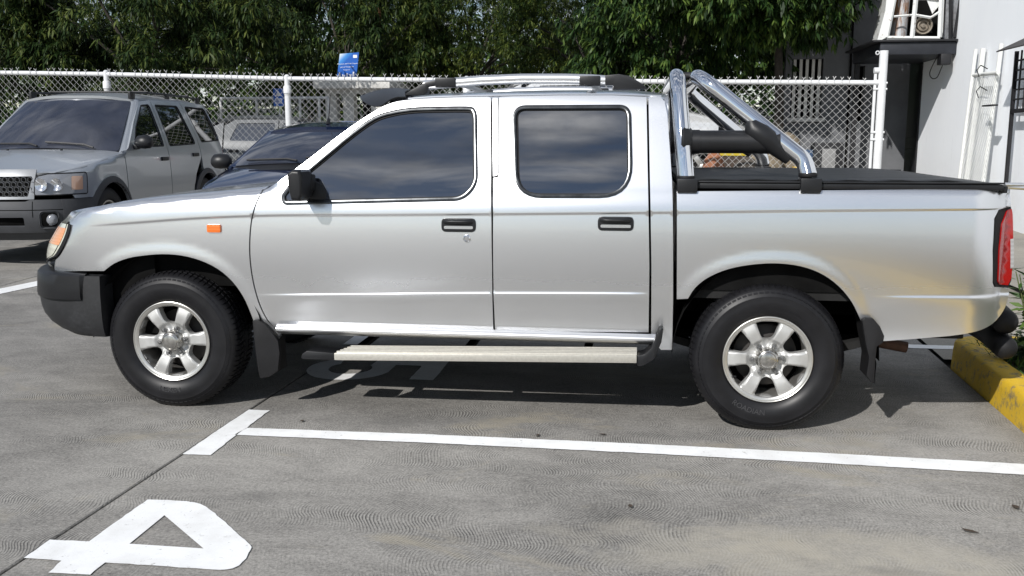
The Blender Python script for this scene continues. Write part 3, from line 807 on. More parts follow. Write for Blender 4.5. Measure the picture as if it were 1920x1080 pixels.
def front_of(target_px, z, yside, xb, nn):
    # how far forward a plan curve must reach for its outline to pass through the surveyed corner
    lo_, hi_ = -1.2, xb-.02
    th = np.linspace(.02, math.pi/2, 120)
    for _ in range(40):
        m_ = (lo_+hi_)/2
        P = np.stack([xb-(xb-m_)*np.sin(th)**(2/nn), TC-(TC-yside)*np.cos(th)**(2/nn), 0*th+z], 1)
        if pj(P)[:, 0].min() < target_px: lo_ = m_
        else: hi_ = m_
    return (lo_+hi_)/2
_nz = []
for a, b in [(91,506),(88,490),(89,473),(93,458),(100,445),(107,432),(116,419),(128,406)]:
    z_ = float(onY(a, b, .10)[2]); _nz.append((z_, front_of(a, z_, float(t_prof(z_)), NX1, NN)))
_nz.sort()
_nz = [(.30, _nz[0][1]+.01)] + _nz + [(1.05, _nz[-1][1]+.06)]
nose_x = interp([q[0] for q in _nz], [q[1] for q in _nz])
BEDX = float(onY(1266, 359, 0.)[0])
def TSy(x, z):
    x = np.asarray(x, float); z = np.asarray(z, float)
    y = t_prof(z)
    s1 = 1/(1+np.exp(-(z-crease1(x))/.0017))
    y = y - .0050*s1*(1-sstep(.02, .10, z-crease1(x)))*sstep(-.42, -.1, x)
    s2 = 1/(1+np.exp(-(crease2(x)-z)/.0024))
    y = y - .005*s2*(1-sstep(.02, .10, crease2(x)-z))*np.maximum(sstep(.35, .75, x)*(1-sstep(2.3, 2.45, x)), sstep(3.35, 3.6, x))
    sh = np.shape(y); q = np.stack([np.broadcast_to(x, sh).ravel(), np.broadcast_to(z, sh).ravel()], 1)
    d = np.minimum(segdist(q, ARCH_F, False), segdist(q, ARCH_R, False)).reshape(sh)
    y = y - .007*(.5+.5*np.cos(np.pi*np.clip(d/.07, 0, 1)))
    # fender shoulder rolls in towards the bonnet
    y = y + .035*np.clip((z-(fender_top(x)-.035))/.035, 0, 1.3)**2*(1-sstep(.50, .60, x))
    # bed shoulder
    y = y + .02*np.clip((z-1.12)/.035, 0, 1.3)**2*sstep(BEDX-.004, BEDX, x)
    # nose and tail corners
    a = NX1-nose_x(z); t = np.clip((NX1-x)/a, 0, .9995)
    b = TC-y
    y = np.where(x < NX1, TC-b*(1-t**NN)**(1/NN), y)
    y = y + .055*np.clip((x-3.80)/.14, 0, 1.2)**2.4
    return y
def TS(px, py, off=0):
    """photo point on the truck's near side -> (x, z)"""
    y = -.02
    for _ in range(7):
        p = onY(px, py, y); y = float(TSy(p[0], p[2])) - off
    return (float(p[0]), float(p[2]))
def TL(pts): return [TS(*p) for p in pts]
side = lambda x, z: (x, TSy(x, z), z)
far = lambda x, z: (x, 2*TC-TSy(x, z), z)
NEAR, FAR = (0, -1, .05), (0, 1, .05)
def extra_rows(x0, x1):
    xs = np.arange(x0, x1, .012); r = []
    for o in (-.014, -.007, -.0042, -.0022, 0, .0022, .0042, .007, .014): r += [(x, float(crease1(x))+o) for x in xs]
    for o in (-.014, -.007, -.0042, -.0022, 0, .0022, .0042, .007, .014): r += [(x, float(crease2(x))+o) for x in xs]
    return r
def both(name, outline, mat, **k):
    """the panel and its mirror image on the truck's far side"""
    n = panel(name, outline, side, NEAR, mat, truck, **k)
    return n, mirrored(TC, truck)
def child_both(name, outline, mat, parents, **k):
    panel(name, outline, side, NEAR, mat, parents[0], **k); mirrored(TC, parents[1])
def rib_both(name, loop, w, mat, parents, **k):
    ribbon(name, loop, w, side, NEAR, mat, parents[0], **k); ribbon(name, loop, w, far, FAR, mat, parents[1], **k)

ST = .022
# ---- front fender
door_front = [(494,357),(486,372),(478,392),(472,420),(469.5,455),(470.5,490),(476,528),(486,565),(499,594),(512,611),(524,621)]
lamp_back = [(131,420),(129,430),(125,445),(119,462),(111,478),(101,488)]
f_out = TL(cr([(124,414),(135,403.5),(160,393.5),(200,384),(260,375.5),(330,368),(400,362),(460,356.5),(491,353.5)], 4))
f_out += TL(cr([(x-2.5, y) for x, y in door_front], 4)) + TL([(524,635),(505,634)])
f_out += TL(cr(FA[::-1], 3)) + TL([(150,508),(103,508),(102,491)]) + TL(cr([(101,490),(112,480),(121,464),(127,446),(131,430),(132,419)], 3))
fenders = both('fender', f_out, MT['silver'], step=ST, bstep=.02, extra=extra_rows(-.6, .6), thick=.035)
# ---- front door with window opening
def fwin(a, b):
    # outline of the front door window: straight sill and rear edge with round corners, one sweeping front and top edge
    return rpoly([(545-b,347+b*.3),(531+a,368-a*.3,10),(533+a,381-a,10),(868-a*.6,373-a,62),(893-a,345,62),(891.5-a,224)], 9) + cr([(891-a,217),(888-a,207.5+a*.7),(878-a,203.3+a),(830,203.3+a),(775,205+a),(735,211+a),(700,223+a*1.1),(655,255+a*1.1),(600,300.5+a*1.2),(560,334+a*1.1)], 5)
win_f = TL(fwin(0, 0))
d_out = TL(cr(door_front, 4)) + TL([(925,621),(922.5,500),(921,400),(920.5,300),(920,183)])
d_out += TL(cr([(915,181.5),(860,182.5),(800,185),(765,187.5),(735,193),(700,210),(650,243.5),(600,282),(555,317),(522,341)], 3))
doors_f = both('front_door', d_out, MT['silver'], step=ST, bstep=.02, holes=[win_f], extra=extra_rows(.4, 1.7), thick=.03)
# ---- rear door
win_r = TL(rpoly([(964,201,22),(1180,200,20),(1184,368,60),(968,368,50)]))
r_out = TL([(924.5,400),(928.5,621),(1216,623),(1217.5,500),(1216,400),(1214,300),(1212,182),(1150,179),(1050,179),(960,181),(935.5,182.5),(935.5,322)]) + TL(rpoly([(935.5,323),(934.5,333,6),(925,333.5)]))[1:]
doors_r = both('rear_door', r_out, MT['silver'], step=ST, bstep=.02, holes=[win_r], extra=extra_rows(1.6, 2.4), thick=.03)
both('pillar_cover', TL([(923.2,183),(933.4,183),(933.6,321),(932,329),(924.5,330.5)]), MT['silver'], step=ST, thick=.02)
# ---- cab corner behind the rear door
c_out = TL([(1216,182),(1238,181),(1246,190),(1251,215),(1256,280),(1260,340),(1261.5,400),(1262,560),(1260,656),(1240,656),(1221,640),(1221.5,500),(1220,400),(1218,300)])
both('cab_corner', c_out, MT['silver'], step=ST, bstep=.02, extra=extra_rows(2.3, 2.55), thick=.06, fdir=(0, 1, 0))
# ---- bed side
b_out = TL([(1269,359),(1400,358),(1600,356.5),(1800,354),(1885,352)]) + TL(cr([(1888,353),(1893,362),(1895,380)], 3)) + TL([(1895,388),(1872,394),(1864,410),(1861,470),(1861,530),(1864,538),(1890,541)])
b_out += TL(cr([(1892,545),(1890,560),(1881,583),(1862,606),(1838,619),(1810,626)], 4)) + TL([(1780,630),(1720,635),(1665,639),(1650,640)])
b_out += TL(cr([(1636,630),(1624,616)], 2)) + TL(cr(RA[::-1], 3)) + TL([(1269,561)])
beds = both('bed_side', b_out, MT['silver'], step=ST, bstep=.02, extra=extra_rows(2.5, 4.0), thick=.03)
# ---- sill
def sill_map(sgn):
    def m(x, t):
        x = np.asarray(x, float); t = np.asarray(t, float)
        y = .012 - .03*np.sin(np.pi*np.clip(t, 0, 1)) + .05*t**2; z = .448-.062*t
        return (x, y if sgn < 0 else 2*TC-y, z)
    return m
x0, x1 = TS(526, 630)[0], TS(1238, 640)[0]
for sgn, o in ((-1, NEAR), (1, FAR)):
    panel('sill', [(x0, 0), (x1, 0), (x1, 1), (x0, 1)], sill_map(sgn), o, MT['silver'], truck, step=.12, bstep=.12, extra=[(x, t) for x in np.arange(x0+.03, x1, .1) for t in (.15, .3, .45, .6, .75, .9)], thick=.02)
# ---- glass and seals
def glass_map(dy, sgn=-1):
    return (lambda x, z: (x, TSy(x, z)+dy, z)) if sgn < 0 else (lambda x, z: (x, 2*TC-TSy(x, z)-dy, z))
flat = lambda sgn, dy: (lambda x, z: (x, (t_prof(1.12)+(np.asarray(z, float)-1.12)*.365+.003*((np.asarray(z,float)-1.3)/.2)**2+dy) if sgn < 0 else 2*TC-(t_prof(1.12)+(np.asarray(z, float)-1.12)*.365+dy), z))
gl_f = TL(fwin(5, -4))
gl_r = TL(rpoly([(970,205,16),(1176,204,14),(1178,363,44),(974,363,38)]))
for i, sgn in ((0, -1), (1, 1)):
    o = NEAR if sgn < 0 else FAR
    panel('window_glass', gl_f, flat(sgn, .006), o, MT['tint'], doors_f[i], step=.06, thick=.006)
    panel('window_glass', gl_r, flat(sgn, .006), o, MT['tint'], doors_r[i], step=.06, thick=.006)
SEAL = pbr('window_seal', (.05, .053, .056), .22, .75, var=.35, scale=20)
rib_both('window_seal', win_f, .020, SEAL, doors_f, off=-.001, h=.007)
rib_both('window_seal', win_r, .020, SEAL, doors_r, off=-.001, h=.007)
rib_both('window_gasket', TL(fwin(3.2, -2.5)), .016, MT['rubber'], doors_f, off=-.010, h=.006)
rib_both('window_gasket', TL(rpoly([(968,203,18),(1177,202,16),(1180,365,48),(971.5,365,42)])), .016, MT['rubber'], doors_r, off=-.010, h=.006)
# ---- handles, lock
def handle(cx, cy, parents):
    ax, az = TS(cx, cy); w, h = .083, .033
    for i, sgn in ((0, -1), (1, 1)):
        Y = float(TSy(ax, az)); fm = lambda a, b, d: (a, (Y-d) if sgn < 0 else 2*TC-(Y-d), b)
        base = MB().prism(rpoly([(ax-w,az-h,.024),(ax+w,az-h,.024),(ax+w,az+h,.024),(ax-w,az+h,.024)], 5), fm, -.01, .007).build('door_handle', MT['plastic'], parents[i], bevel=.004)
        g = MB(); pts = []
        n = 9; lo = []; 
        for k in range(13):                                   # the arched pull
            t = k/12; a = ax-w*.92+2*w*.92*t; bulge = .022*(1-abs(2*t-1)**4)
            lo.append([(a, az+.004+.026*s_, .004+bulge*math.sin(math.pi*min(1, max(0, .08+s_*.84)))) for s_ in np.linspace(-.1, 1, n)])
        v = [fm(*p) for r in lo for p in r]
        g.add(v, [(i_*n+j, i_*n+j+1, (i_+1)*n+j+1, (i_+1)*n+j) for i_ in range(12) for j in range(n-1)]).build('pull', MT['plastic'], base, smooth=60)
        MB().prism(rpoly([(ax-w*.84,az-.018,.006),(ax+w*.84,az-.018,.006),(ax+w*.84,az-.004,.006),(ax-w*.84,az-.004,.006)], 3), fm, 0, .009).build('pull_recess', MT['silver'], base)
handle(860, 422, doors_f); handle(1154.5, 419.5, doors_r)
kx, kz = TS(875.5, 447)
for i, sgn in ((0, -1), (1, 1)):
    Y = float(TSy(kx, kz)); Y = Y if sgn < 0 else 2*TC-Y
    MB().lathe([(.0001, sgn*.009), (.006, sgn*.009), (.0065, sgn*.006), (.011, sgn*.006), (.013, sgn*.009), (.017, sgn*.006), (.019, -sgn*.004)], 'y', 24, (kx, Y, kz)).build('door_lock', MT['chrome'], doors_f[i], smooth=40)
# ---- bonnet, windscreen, roof
def bonnet(x, y):
    x = np.asarray(x, float); y = np.asarray(y, float); u = np.abs(y-TC)/.80
    z = fender_top(np.maximum(x, -.52)) + .004 + .012*(1-u**2.2)*sstep(-.62, -.1, x) - .03*np.clip((u-.93)/.08, 0, 1)**2
    z = z - np.clip(-.50-x, 0, 1)**1.5*2.2
    return (x, y, z)
hood = [(.50, .075)]
hood += [(x, .075+(.10*np.clip((-.25-x)/.25, 0, 1)**2)) for x in np.arange(.4, -.46, -.08)]
hood += [(-.50, .24), (-.56, .40), (-.60, .60), (-.61, .86)]
hood = hood + [(x, 2*TC-y) for x, y in hood[::-1]]
panel('bonnet', hood, bonnet, (0, 0, 1), MT['silver'], truck, step=.06, bstep=.05, thick=.03)
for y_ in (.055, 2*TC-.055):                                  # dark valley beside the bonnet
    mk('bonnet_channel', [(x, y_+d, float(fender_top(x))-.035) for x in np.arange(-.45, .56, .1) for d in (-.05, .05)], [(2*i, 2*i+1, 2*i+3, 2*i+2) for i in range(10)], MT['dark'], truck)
WB, WTp = (.56, 1.115), (1.215, 1.572)
def screen(u, v):
    u = np.asarray(u, float); v = np.asarray(v, float)
    hw = .735-.095*v
    x = WB[0]+(WTp[0]-WB[0])*v - .11*(1-u**2)*(1-.3*v) + .02*np.sin(np.pi*v)*-1
    z = WB[1]+(WTp[1]-WB[1])*v + .012*np.sin(np.pi*v) + .035*(1-u**2)*v + .03*(1-u**2)*(1-v)
    return (x, TC+u*hw, z)
wsc = panel('windscreen', rpoly([(-1,0,.05),(1,0,.05),(1,1,.05),(-1,1,.05)]), screen, (-1, 0, .6), MT['windscreen'], truck, step=.1, bstep=.06, thick=.008)
cowl = lambda u, v: (.47+.10*np.asarray(v,float)-.11*(1-np.asarray(u,float)**2), TC+np.asarray(u,float)*.77, 1.10+.03*(1-np.asarray(u,float)**2)+.012*np.asarray(v,float))
panel('cowl', [(-1,0),(1,0),(1,1),(-1,1)], cowl, (0,0,1), MT['plastic'], truck, step=.1, thick=.01)
for y0 in (.48, 1.12):                                        # wipers
    p = [screen((y0-TC)/.735, .02), screen((y0-TC+.10)/.735, .06), screen((y0-TC+.42)/.735, .10)]
    a = MB().tube([(q[0]-.02, q[1], q[2]+.018) for q in p], .007, 6).build('wiper', MT['black_iron'], truck, smooth=50)
roof_edge = interp(*np.array([onY(a, b, .185)[[0, 2]] for a, b in [(735,189),(800,182.5),(920,178.5),(1050,176),(1150,176),(1205,177.5),(1243,182)]]).T)
def roof(x, s):
    x = np.asarray(x, float); s = np.asarray(s, float); a = np.abs(s); e = roof_edge(x)
    yy = .685-.685*(1-a) - .012*np.clip((a-.9)/.1, 0, 1)
    zz = e - .014 + .052*(1-np.clip(a, 0, 1)**3.2)
    return (x, TC+np.sign(s)*yy, zz)
rx0, rx1 = 1.185, float(onY(1247, 185, .19)[0])
r_o = [(rx0+.02, -1)] + [(x, -1) for x in np.arange(rx0+.1, rx1-.02, .12)] + [(rx1-.005, -.97), (rx1+.02, -.8), (rx1+.03, 0), (rx1+.02, .8), (rx1-.005, .97)] + [(x, 1) for x in np.arange(rx1-.02, rx0+.1, -.12)] + [(rx0+.02, 1), (rx0-.03, .7), (rx0-.09, 0), (rx0-.03, -.7)]
rf = panel('roof', r_o, roof, (0, 0, 1), MT['silver'], truck, step=.07, bstep=.05, thick=.03, extra=[(x, s*k) for x in np.arange(rx0, rx1, .08) for s in (.985, .96, .93, .89) for k in (-1, 1)])
GUT = [np.array(onY(a, b, .172)) for a, b in [(765,186),(800,183.4),(860,181.2),(920,180),(1050,177.6),(1150,177.6),(1212,179.6),(1240,181)]]
for s_ in (0, 1):
    tube('drip_rail', [(p[0], p[1]+.006 if not s_ else 2*TC-p[1]-.006, p[2]+.001) for p in GUT], .006, MT['silver'], rf, 6)
# cab back wall with its window
XB = rx1+.005
bk = lambda y, z: (XB+.045-.03*(np.asarray(z,float)-1.1)+0*np.asarray(y,float)+.03*(1-((np.asarray(y,float)-TC)/.8)**2)-.03, y, z)
def hwz(z): return TC-float(TSy(2.4, z))
zz_ = np.linspace(.5, 1.56, 12)
bo = [(TC-hwz(z)+.035, z) for z in zz_] + [(TC+hwz(z)-.035, z) for z in zz_[::-1]]
rwin = rpoly([(.34,1.18,.05),(1.38,1.18,.05),(1.30,1.49,.05),(.42,1.49,.05)])
cb = panel('cab_back', bo, bk, (1, 0, 0), MT['silver'], truck, step=.1, holes=[rwin], thick=.02)
panel('rear_window', inset(rwin, .004), lambda y, z: tuple(np.asarray(q, float)-(.008 if i == 0 else 0) for i, q in enumerate(bk(y, z))), (1, 0, 0), MT['tint'], cb, step=.1, thick=.006)
# sun visor over the windscreen
VE = onY(712, 207, .2); VT = onY(692, 180, TC)
def visor(u, v):
    u = np.asarray(u, float); v = np.asarray(v, float); c = 1-np.abs(u)**2.2
    x0, z0 = 1.20-.10*c, 1.565+.062*c
    x1, z1 = VE[0]+(VT[0]-VE[0])*c, VE[2]+(VT[2]-VE[2])*c
    return (x0+(x1-x0)*v, TC+u*(.69+.02*v), z0+(z1-z0)*v+.022*np.sin(np.pi*v))
panel('sun_visor', rpoly([(-1,0,.03),(1,0,.03),(1,1,.25),(-1,1,.25)]), visor, (0, 0, 1), MT['plastic'], truck, step=.1, bstep=.06, thick=.006)
# ---- inside of the cab shell, so that shut lines are dark and windows have depth behind them
inn = MB()
prof_in = [(.40, .06), (1.10, .045), (1.54, .20), (1.54, 2*TC-.20), (1.10, 2*TC-.045), (.40, 2*TC-.06)]
for xx in (.62, 2.40):
    pass
def hull(x0b, x1b, x0t, x1t):
    v = []
    for z, y in prof_in:
        k = sstep(1.1, 1.54, z); v.append((x0b+(x0t-x0b)*k, y, z))
    for z, y in prof_in:
        k = sstep(1.1, 1.54, z); v.append((x1b+(x1t-x1b)*k, y, z))
    return v, [(i, (i+1) % 6, (i+1) % 6+6, i+6) for i in range(6)] + [(0,1,2,3,4,5), (11,10,9,8,7,6)]
inn.add(*hull(.62, 2.40, 1.25, 2.38)).build('cab_interior', MT['dark'], truck)
MB().box((-.50, .10, .62), (.62, 2*TC-.10, .93)).build('engine_bay', MT['dark'], truck)
# ---- wheel wells
def well(cx, r, y0, y1, z0=.30):
    v = []; n = 20
    for y in (y0, y1):
        for k in range(n+1):
            a = math.pi*k/n; v.append((cx+r*math.cos(a), y, max(z0, .353+r*math.sin(a)) if k in (0, n) else .353+r*math.sin(a)))
    f = [(k, k+1, n+2+k, n+1+k) for k in range(n)] + [tuple(range(n+1, 2*n+2))]
    return v, f
for cx, r in ((.03, .46), (2.98, .47)):
    for s_ in (0, 1):
        ya, yb = (.0, .42) if not s_ else (2*TC, 2*TC-.42)
        MB().add(*well(cx, r, ya, yb)).build('wheel_well', MT['dark'], truck, smooth=40, fix=False)
# ---- front bumper: two swept layers
def plan(xf, xb, yside, n=22, nn=3.0):
    a = xb-xf; b = TC-yside; pts = []
    for k in range(n+1):
        th = math.pi*k/n
        c, s = math.cos(th), math.sin(th)
        pts.append((xb-a*abs(s)**(2/nn), TC-b*math.copysign(abs(c)**(2/nn), c)))
    return pts
def swept(prof, xb, n=44, nn=2.7):
    """prof: list of (front x, side y, z)"""
    v = []; m = None
    for xf, ys, z in prof:
        p = plan(xf, xb, ys, n, nn); m = len(p); v += [(x, y, z) for x, y in p]
    f = [(i*m+k, i*m+k+1, (i+1)*m+k+1, (i+1)*m+k) for i in range(len(prof)-1) for k in range(m-1)]
    return v, f
BTX = NT('worn_bumper_plastic')
nn_ = BTX.math('ADD', BTX.math('MULTIPLY', BTX.noise(60, BTX.coord(), 8, .8), .55), BTX.math('MULTIPLY', BTX.noise(7, BTX.coord(), 4, .6), .45))
BTX.P(col=BTX.ramp(nn_, [(.48, (.010, .0105, .012, 1)), (.66, (.026, .027, .030, 1))]), rough=BTX.math('ADD', .42, BTX.math('MULTIPLY', nn_, .3)), normal=BTX.bump(nn_, .2, .003))
bz = lambda py: float(onY(150, py, -.03)[2])
XBB = TS(193, 560)[0]+.01
def blev(px, py, ys, xb, din=0):
    z = float(onY(px, py, .06)[2]); return (front_of(px, z, ys, xb, 2.7)+din, ys+din*.6, z)
low_prof = [blev(74,509,-.03,XBB,.07), blev(74,511,-.03,XBB), blev(74,545,-.035,XBB), blev(75,562,-.035,XBB), blev(78,577,-.034,XBB), blev(84,591,-.032,XBB), blev(95,604,-.028,XBB), blev(112,615,-.02,XBB), blev(134,624,-.01,XBB), blev(134,625,-.01,XBB,.12)]
fb = MB().add(*swept(low_prof, XBB)).build('front_bumper', BTX.m, truck, smooth=60, fix=False)
XBS = TS(158, 530)[0]
up_prof = [blev(70,506,-.035,XBS,.10), blev(70,507,-.036,XBS,.012), blev(70,511,-.042,XBS), blev(69.5,530,-.046,XBS), blev(69.5,548,-.046,XBS), blev(71,554,-.042,XBS), blev(72,556,-.03,XBS,.03)]
st_ = MB().add(*swept(up_prof, XBS)).build('bumper_strip', MT['plastic'], fb, smooth=45, fix=False)
for s_ in (0, 1):
    Y = (lambda y: y) if not s_ else (lambda y: 2*TC-y)
    e = [(XBS, Y(q[1]), q[2]) for q in up_prof]
    MB().add(e + [(XBS+.035-.045*(k/6), Y(-.028), q[2]) for k, q in enumerate(up_prof)], [(k, k+1, 8+k, 7+k) for k in range(6)]).build('strip_end', MT['plastic'], fb, smooth=40, fix=False)
    MB().add([(XBB, Y(q[1]), q[2]) for q in low_prof[:-1]] + [(XBB+.02, Y(.05), q[2]-.004) for q in low_prof[:-1]], [(k, k+1, 10+k, 9+k) for k in range(8)]).build('bumper_return', MT['plastic'], fb, fix=False)
nx7 = float(nose_x(.75))
MB().add(*swept([(nx7+.10, .06, .37), (nx7+.10, .06, .72), (nx7+.14, .06, .90)], -.1)).build('radiator_support', MT['dark'], truck, fix=False)
MB().box((-.60, .25, .36), (-.2, 2*TC-.25, .45)).build('front_skid_plate', MT['dark'], truck)
# ---- front: headlamps and grille on the nose curve, in (angle, z)
def nose(th, z):
    th = np.asarray(th, float); z = np.asarray(z, float)
    b = TC-t_prof(z); a = NX1-nose_x(z)
    s, c = np.sin(th), np.cos(th)
    return (NX1-a*np.abs(s)**(2/NN), TC-b*np.sign(c)*np.abs(c)**(2/NN), z)
def th_of(px, py):
    x, z = TS(px, py); t = np.clip((NX1-x)/(NX1-float(nose_x(z))), 0, .9999); return (math.asin(t**(NN/2)), z)
lb = [th_of(*p) for p in cr([(131,421),(128,434),(122,450),(114,466),(105,480),(97,488)], 3)]
zt, zb = lb[0][1], lb[-1][1]
lamp_o = lb + [(.98, zb-.012), (1.13, zb+.02), (1.10, zt-.045), (.95, zt-.004)]
for s_ in (0, 1):
    mp = nose if not s_ else (lambda th, z: (lambda q: (q[0], 2*TC-q[1], q[2]))(nose(th, z)))
    o_ = (-.6, -.8, 0) if not s_ else (-.6, .8, 0)
    hl = panel('headlight', lamp_o, mp, o_, MT['clear_lens'], truck, step=.03, thick=.03, off=.002)
    ind = [(t0+.05, z0) for t0, z0 in lb[2:9]]; ind = ind + [(min(1.05, t0+.30), z0) for t0, z0 in ind[::-1]]
    panel('indicator_lens', ind, mp, o_, MT['amber_lens'], hl, step=.03, thick=.004, off=.0045)
    L_ = np.array(lb); band = [tuple(p) for p in L_-[.035, 0]] + [tuple(p) for p in (L_+[.012, 0])[::-1]]
    panel('headlight_seal', band, mp, o_, MT['rubber'], hl, step=.03, thick=.02, off=.007)
    rib = [(t0+.055, z0) for t0, z0 in lb]; rib = rib + [(t0+.008, z0) for t0, z0 in rib[::-1]]; rib = [(a if i < len(lb) else a+.0, b) for i, (a, b) in enumerate(rib)]
    panel('lens_rim', rib, mp, o_, MT['chassis'], hl, step=.03, thick=.003, off=.004)
    panel('lamp_filler', [(.62, zb-.02), (1.16, zb-.015), (1.16, .70), (.62, .70)], mp, o_, MT['silver'], truck, step=.04, thick=.01)
gr = panel('grille', [(1.14, .71), (math.pi-1.14, .71), (math.pi-1.12, zt-.01), (1.12, zt-.01)], nose, (-1, 0, 0), MT['plastic'], truck, step=.05, thick=.02)
for k in range(6):
    za = .72+(zt-.76)*k/5
    panel('grille_bar', [(1.16, za), (math.pi-1.16, za), (math.pi-1.16, za+.018), (1.16, za+.018)], nose, (-1, 0, 0), MT['chrome'], gr, step=.05, thick=.012, off=.014)
panel('nose_panel', [(.86, zt-.012), (math.pi-.86, zt-.012), (math.pi-.80, zt+.05), (.80, zt+.05)], nose, (-1, 0, .3), MT['silver'], truck, step=.05, thick=.02)
# ---- side marker
mx, mz = TS(402, 428)
for s_ in (0, 1):
    Y = float(TSy(mx, mz)); sg = -1 if not s_ else 1; Y = Y if not s_ else 2*TC-Y
    fm = lambda a, b, d: (a, Y+sg*d, b)
    m_ = MB().prism(rpoly([(mx-.035,mz-.020,.008),(mx+.035,mz-.020,.008),(mx+.035,mz+.020,.008),(mx-.035,mz+.020,.008)], 4), fm, -.006, .012).build('side_marker', MT['orange_lens'], truck, bevel=.004)
# ---- tail lights
tl = TL([(1873,393),(1895,387.5),(1898,400),(1899,470),(1896,525),(1890,540),(1866,538),(1862.5,528),(1863,470),(1866,412)])
tin = TL([(1886,394),(1896,391),(1897.5,402),(1898.5,470),(1895.5,520),(1889,534),(1871,533),(1869,526),(1871,470),(1876,420)])
for s_, mp, o_ in ((0, side, NEAR), (1, far, FAR)):
    h_ = panel('tail_light', tl, mp, o_, MT['rubber'], truck, step=.03, thick=.03, off=.002)
    panel('red_lens', tin, mp, o_, MT['red_lens'], h_, step=.025, thick=.01, off=.008)
    panel('reverse_lens', TL([(1893,448),(1899,447),(1899,500),(1893,503)]), mp, o_, MT['white_lens'], h_, step=.025, thick=.01, off=.0105)
# tailgate and rear lower panel
XT = 3.925
tg_z = [.58, 1.135]
tgm = lambda y, z: (XT+.015*np.cos((np.asarray(y,float)-TC)*1.6)+.0*np.asarray(z,float), y, z)
tg = panel('tailgate', rpoly([(.11,tg_z[0],.02),(2*TC-.11,tg_z[0],.02),(2*TC-.11,tg_z[1],.02),(.11,tg_z[1],.02)]), tgm, (1, 0, 0), MT['silver'], truck, step=.08, thick=.04)
MB().box((XT+.012, TC-.09, .93), (XT+.028, TC+.09, .985)).build('tailgate_handle', MT['plastic'], tg, bevel=.005)
panel('tail_light_back', [(.035,.72),(.10,.72),(.10,1.05),(.035,1.05)], tgm, (1,0,0), MT['red_lens'], truck, step=.05, thick=.02)
panel('tail_light_back', [(2*TC-.10,.72),(2*TC-.035,.72),(2*TC-.035,1.05),(2*TC-.10,1.05)], tgm, (1,0,0), MT['red_lens'], truck, step=.05, thick=.02)
panel('rear_valance', [(.06,.50),(2*TC-.06,.50),(2*TC-.06,.575),(.06,.575)], lambda y, z: (XT-.05+(np.asarray(z,float)-.5)*.6+0*np.asarray(y,float), y, z), (1,0,0), MT['silver'], truck, step=.1, thick=.02)
# bed inner walls and floor, dark under the cover
MB().box((2.53, .06, .62), (3.90, 2*TC-.06, .66)).build('bed_floor', MT['chassis'], truck)
MB().box((2.525, .05, .68), (2.555, 2*TC-.05, 1.13)).build('bed_front_wall', MT['silver'], truck)
for s_ in (0, 1):
    ya = .05 if not s_ else 2*TC-.08
    MB().box((2.56, ya, .66), (3.9, ya+.03, 1.13)).build('bed_inner_wall', MT['dark'], truck)
# ---- chassis
MB().box((-.45, .42, .38), (3.95, .52, .50)).box((-.45, 2*TC-.52, .38), (3.95, 2*TC-.42, .50)).build('chassis_rail', MT['chassis'], truck, bevel=.01)
for cx in (.0, 2.95): MB().tube([(cx, .2, .353), (cx, 2*TC-.2, .353)], .045, 12).build('axle', MT['chassis'], truck, smooth=40)
MB().lathe([(.03, -.16), (.11, -.10), (.14, 0), (.11, .10), (.03, .16)], 'x', 20, (2.95, TC, .35)).build('differential', MT['chassis'], truck, smooth=40)
for s_ in (0, 1):
    y_ = .34 if not s_ else 2*TC-.34
    pts = [(2.35+1.25*t, y_, .42-.13*math.sin(math.pi*t)) for t in np.linspace(0, 1, 13)]
    b_ = MB()
    for k in range(12):
        p, q = pts[k], pts[k+1]
        b_.add([(p[0],y_-.03,p[2]-.02),(p[0],y_+.03,p[2]-.02),(p[0],y_+.03,p[2]+.02),(p[0],y_-.03,p[2]+.02),(q[0],y_-.03,q[2]-.02),(q[0],y_+.03,q[2]-.02),(q[0],y_+.03,q[2]+.02),(q[0],y_-.03,q[2]+.02)], [(0,1,5,4),(1,2,6,5),(2,3,7,6),(3,0,4,7)])
    b_.build('leaf_spring', MT['chassis'], truck, fix=False)
MB().box((.7, .50, .40), (2.4, 1.2, .50)).build('underbody', MT['dark'], truck)
MB().box((1.75, 1.0, .33), (2.45, 1.45, .52)).build('fuel_tank', MT['dark'], truck, bevel=.03)
ex = onY(1690, 645, .75)
MB().tube([(2.2, .72, .42), (3.1, .74, .45), (ex[0]-.2, .76, ex[2]+.02), (ex[0]+.03, .76, ex[2]-.02)], .03, 12).build('exhaust_pipe', pbr('rusty_exhaust', (.10, .055, .04), .7, .3, var=.4, scale=20), truck, smooth=40)
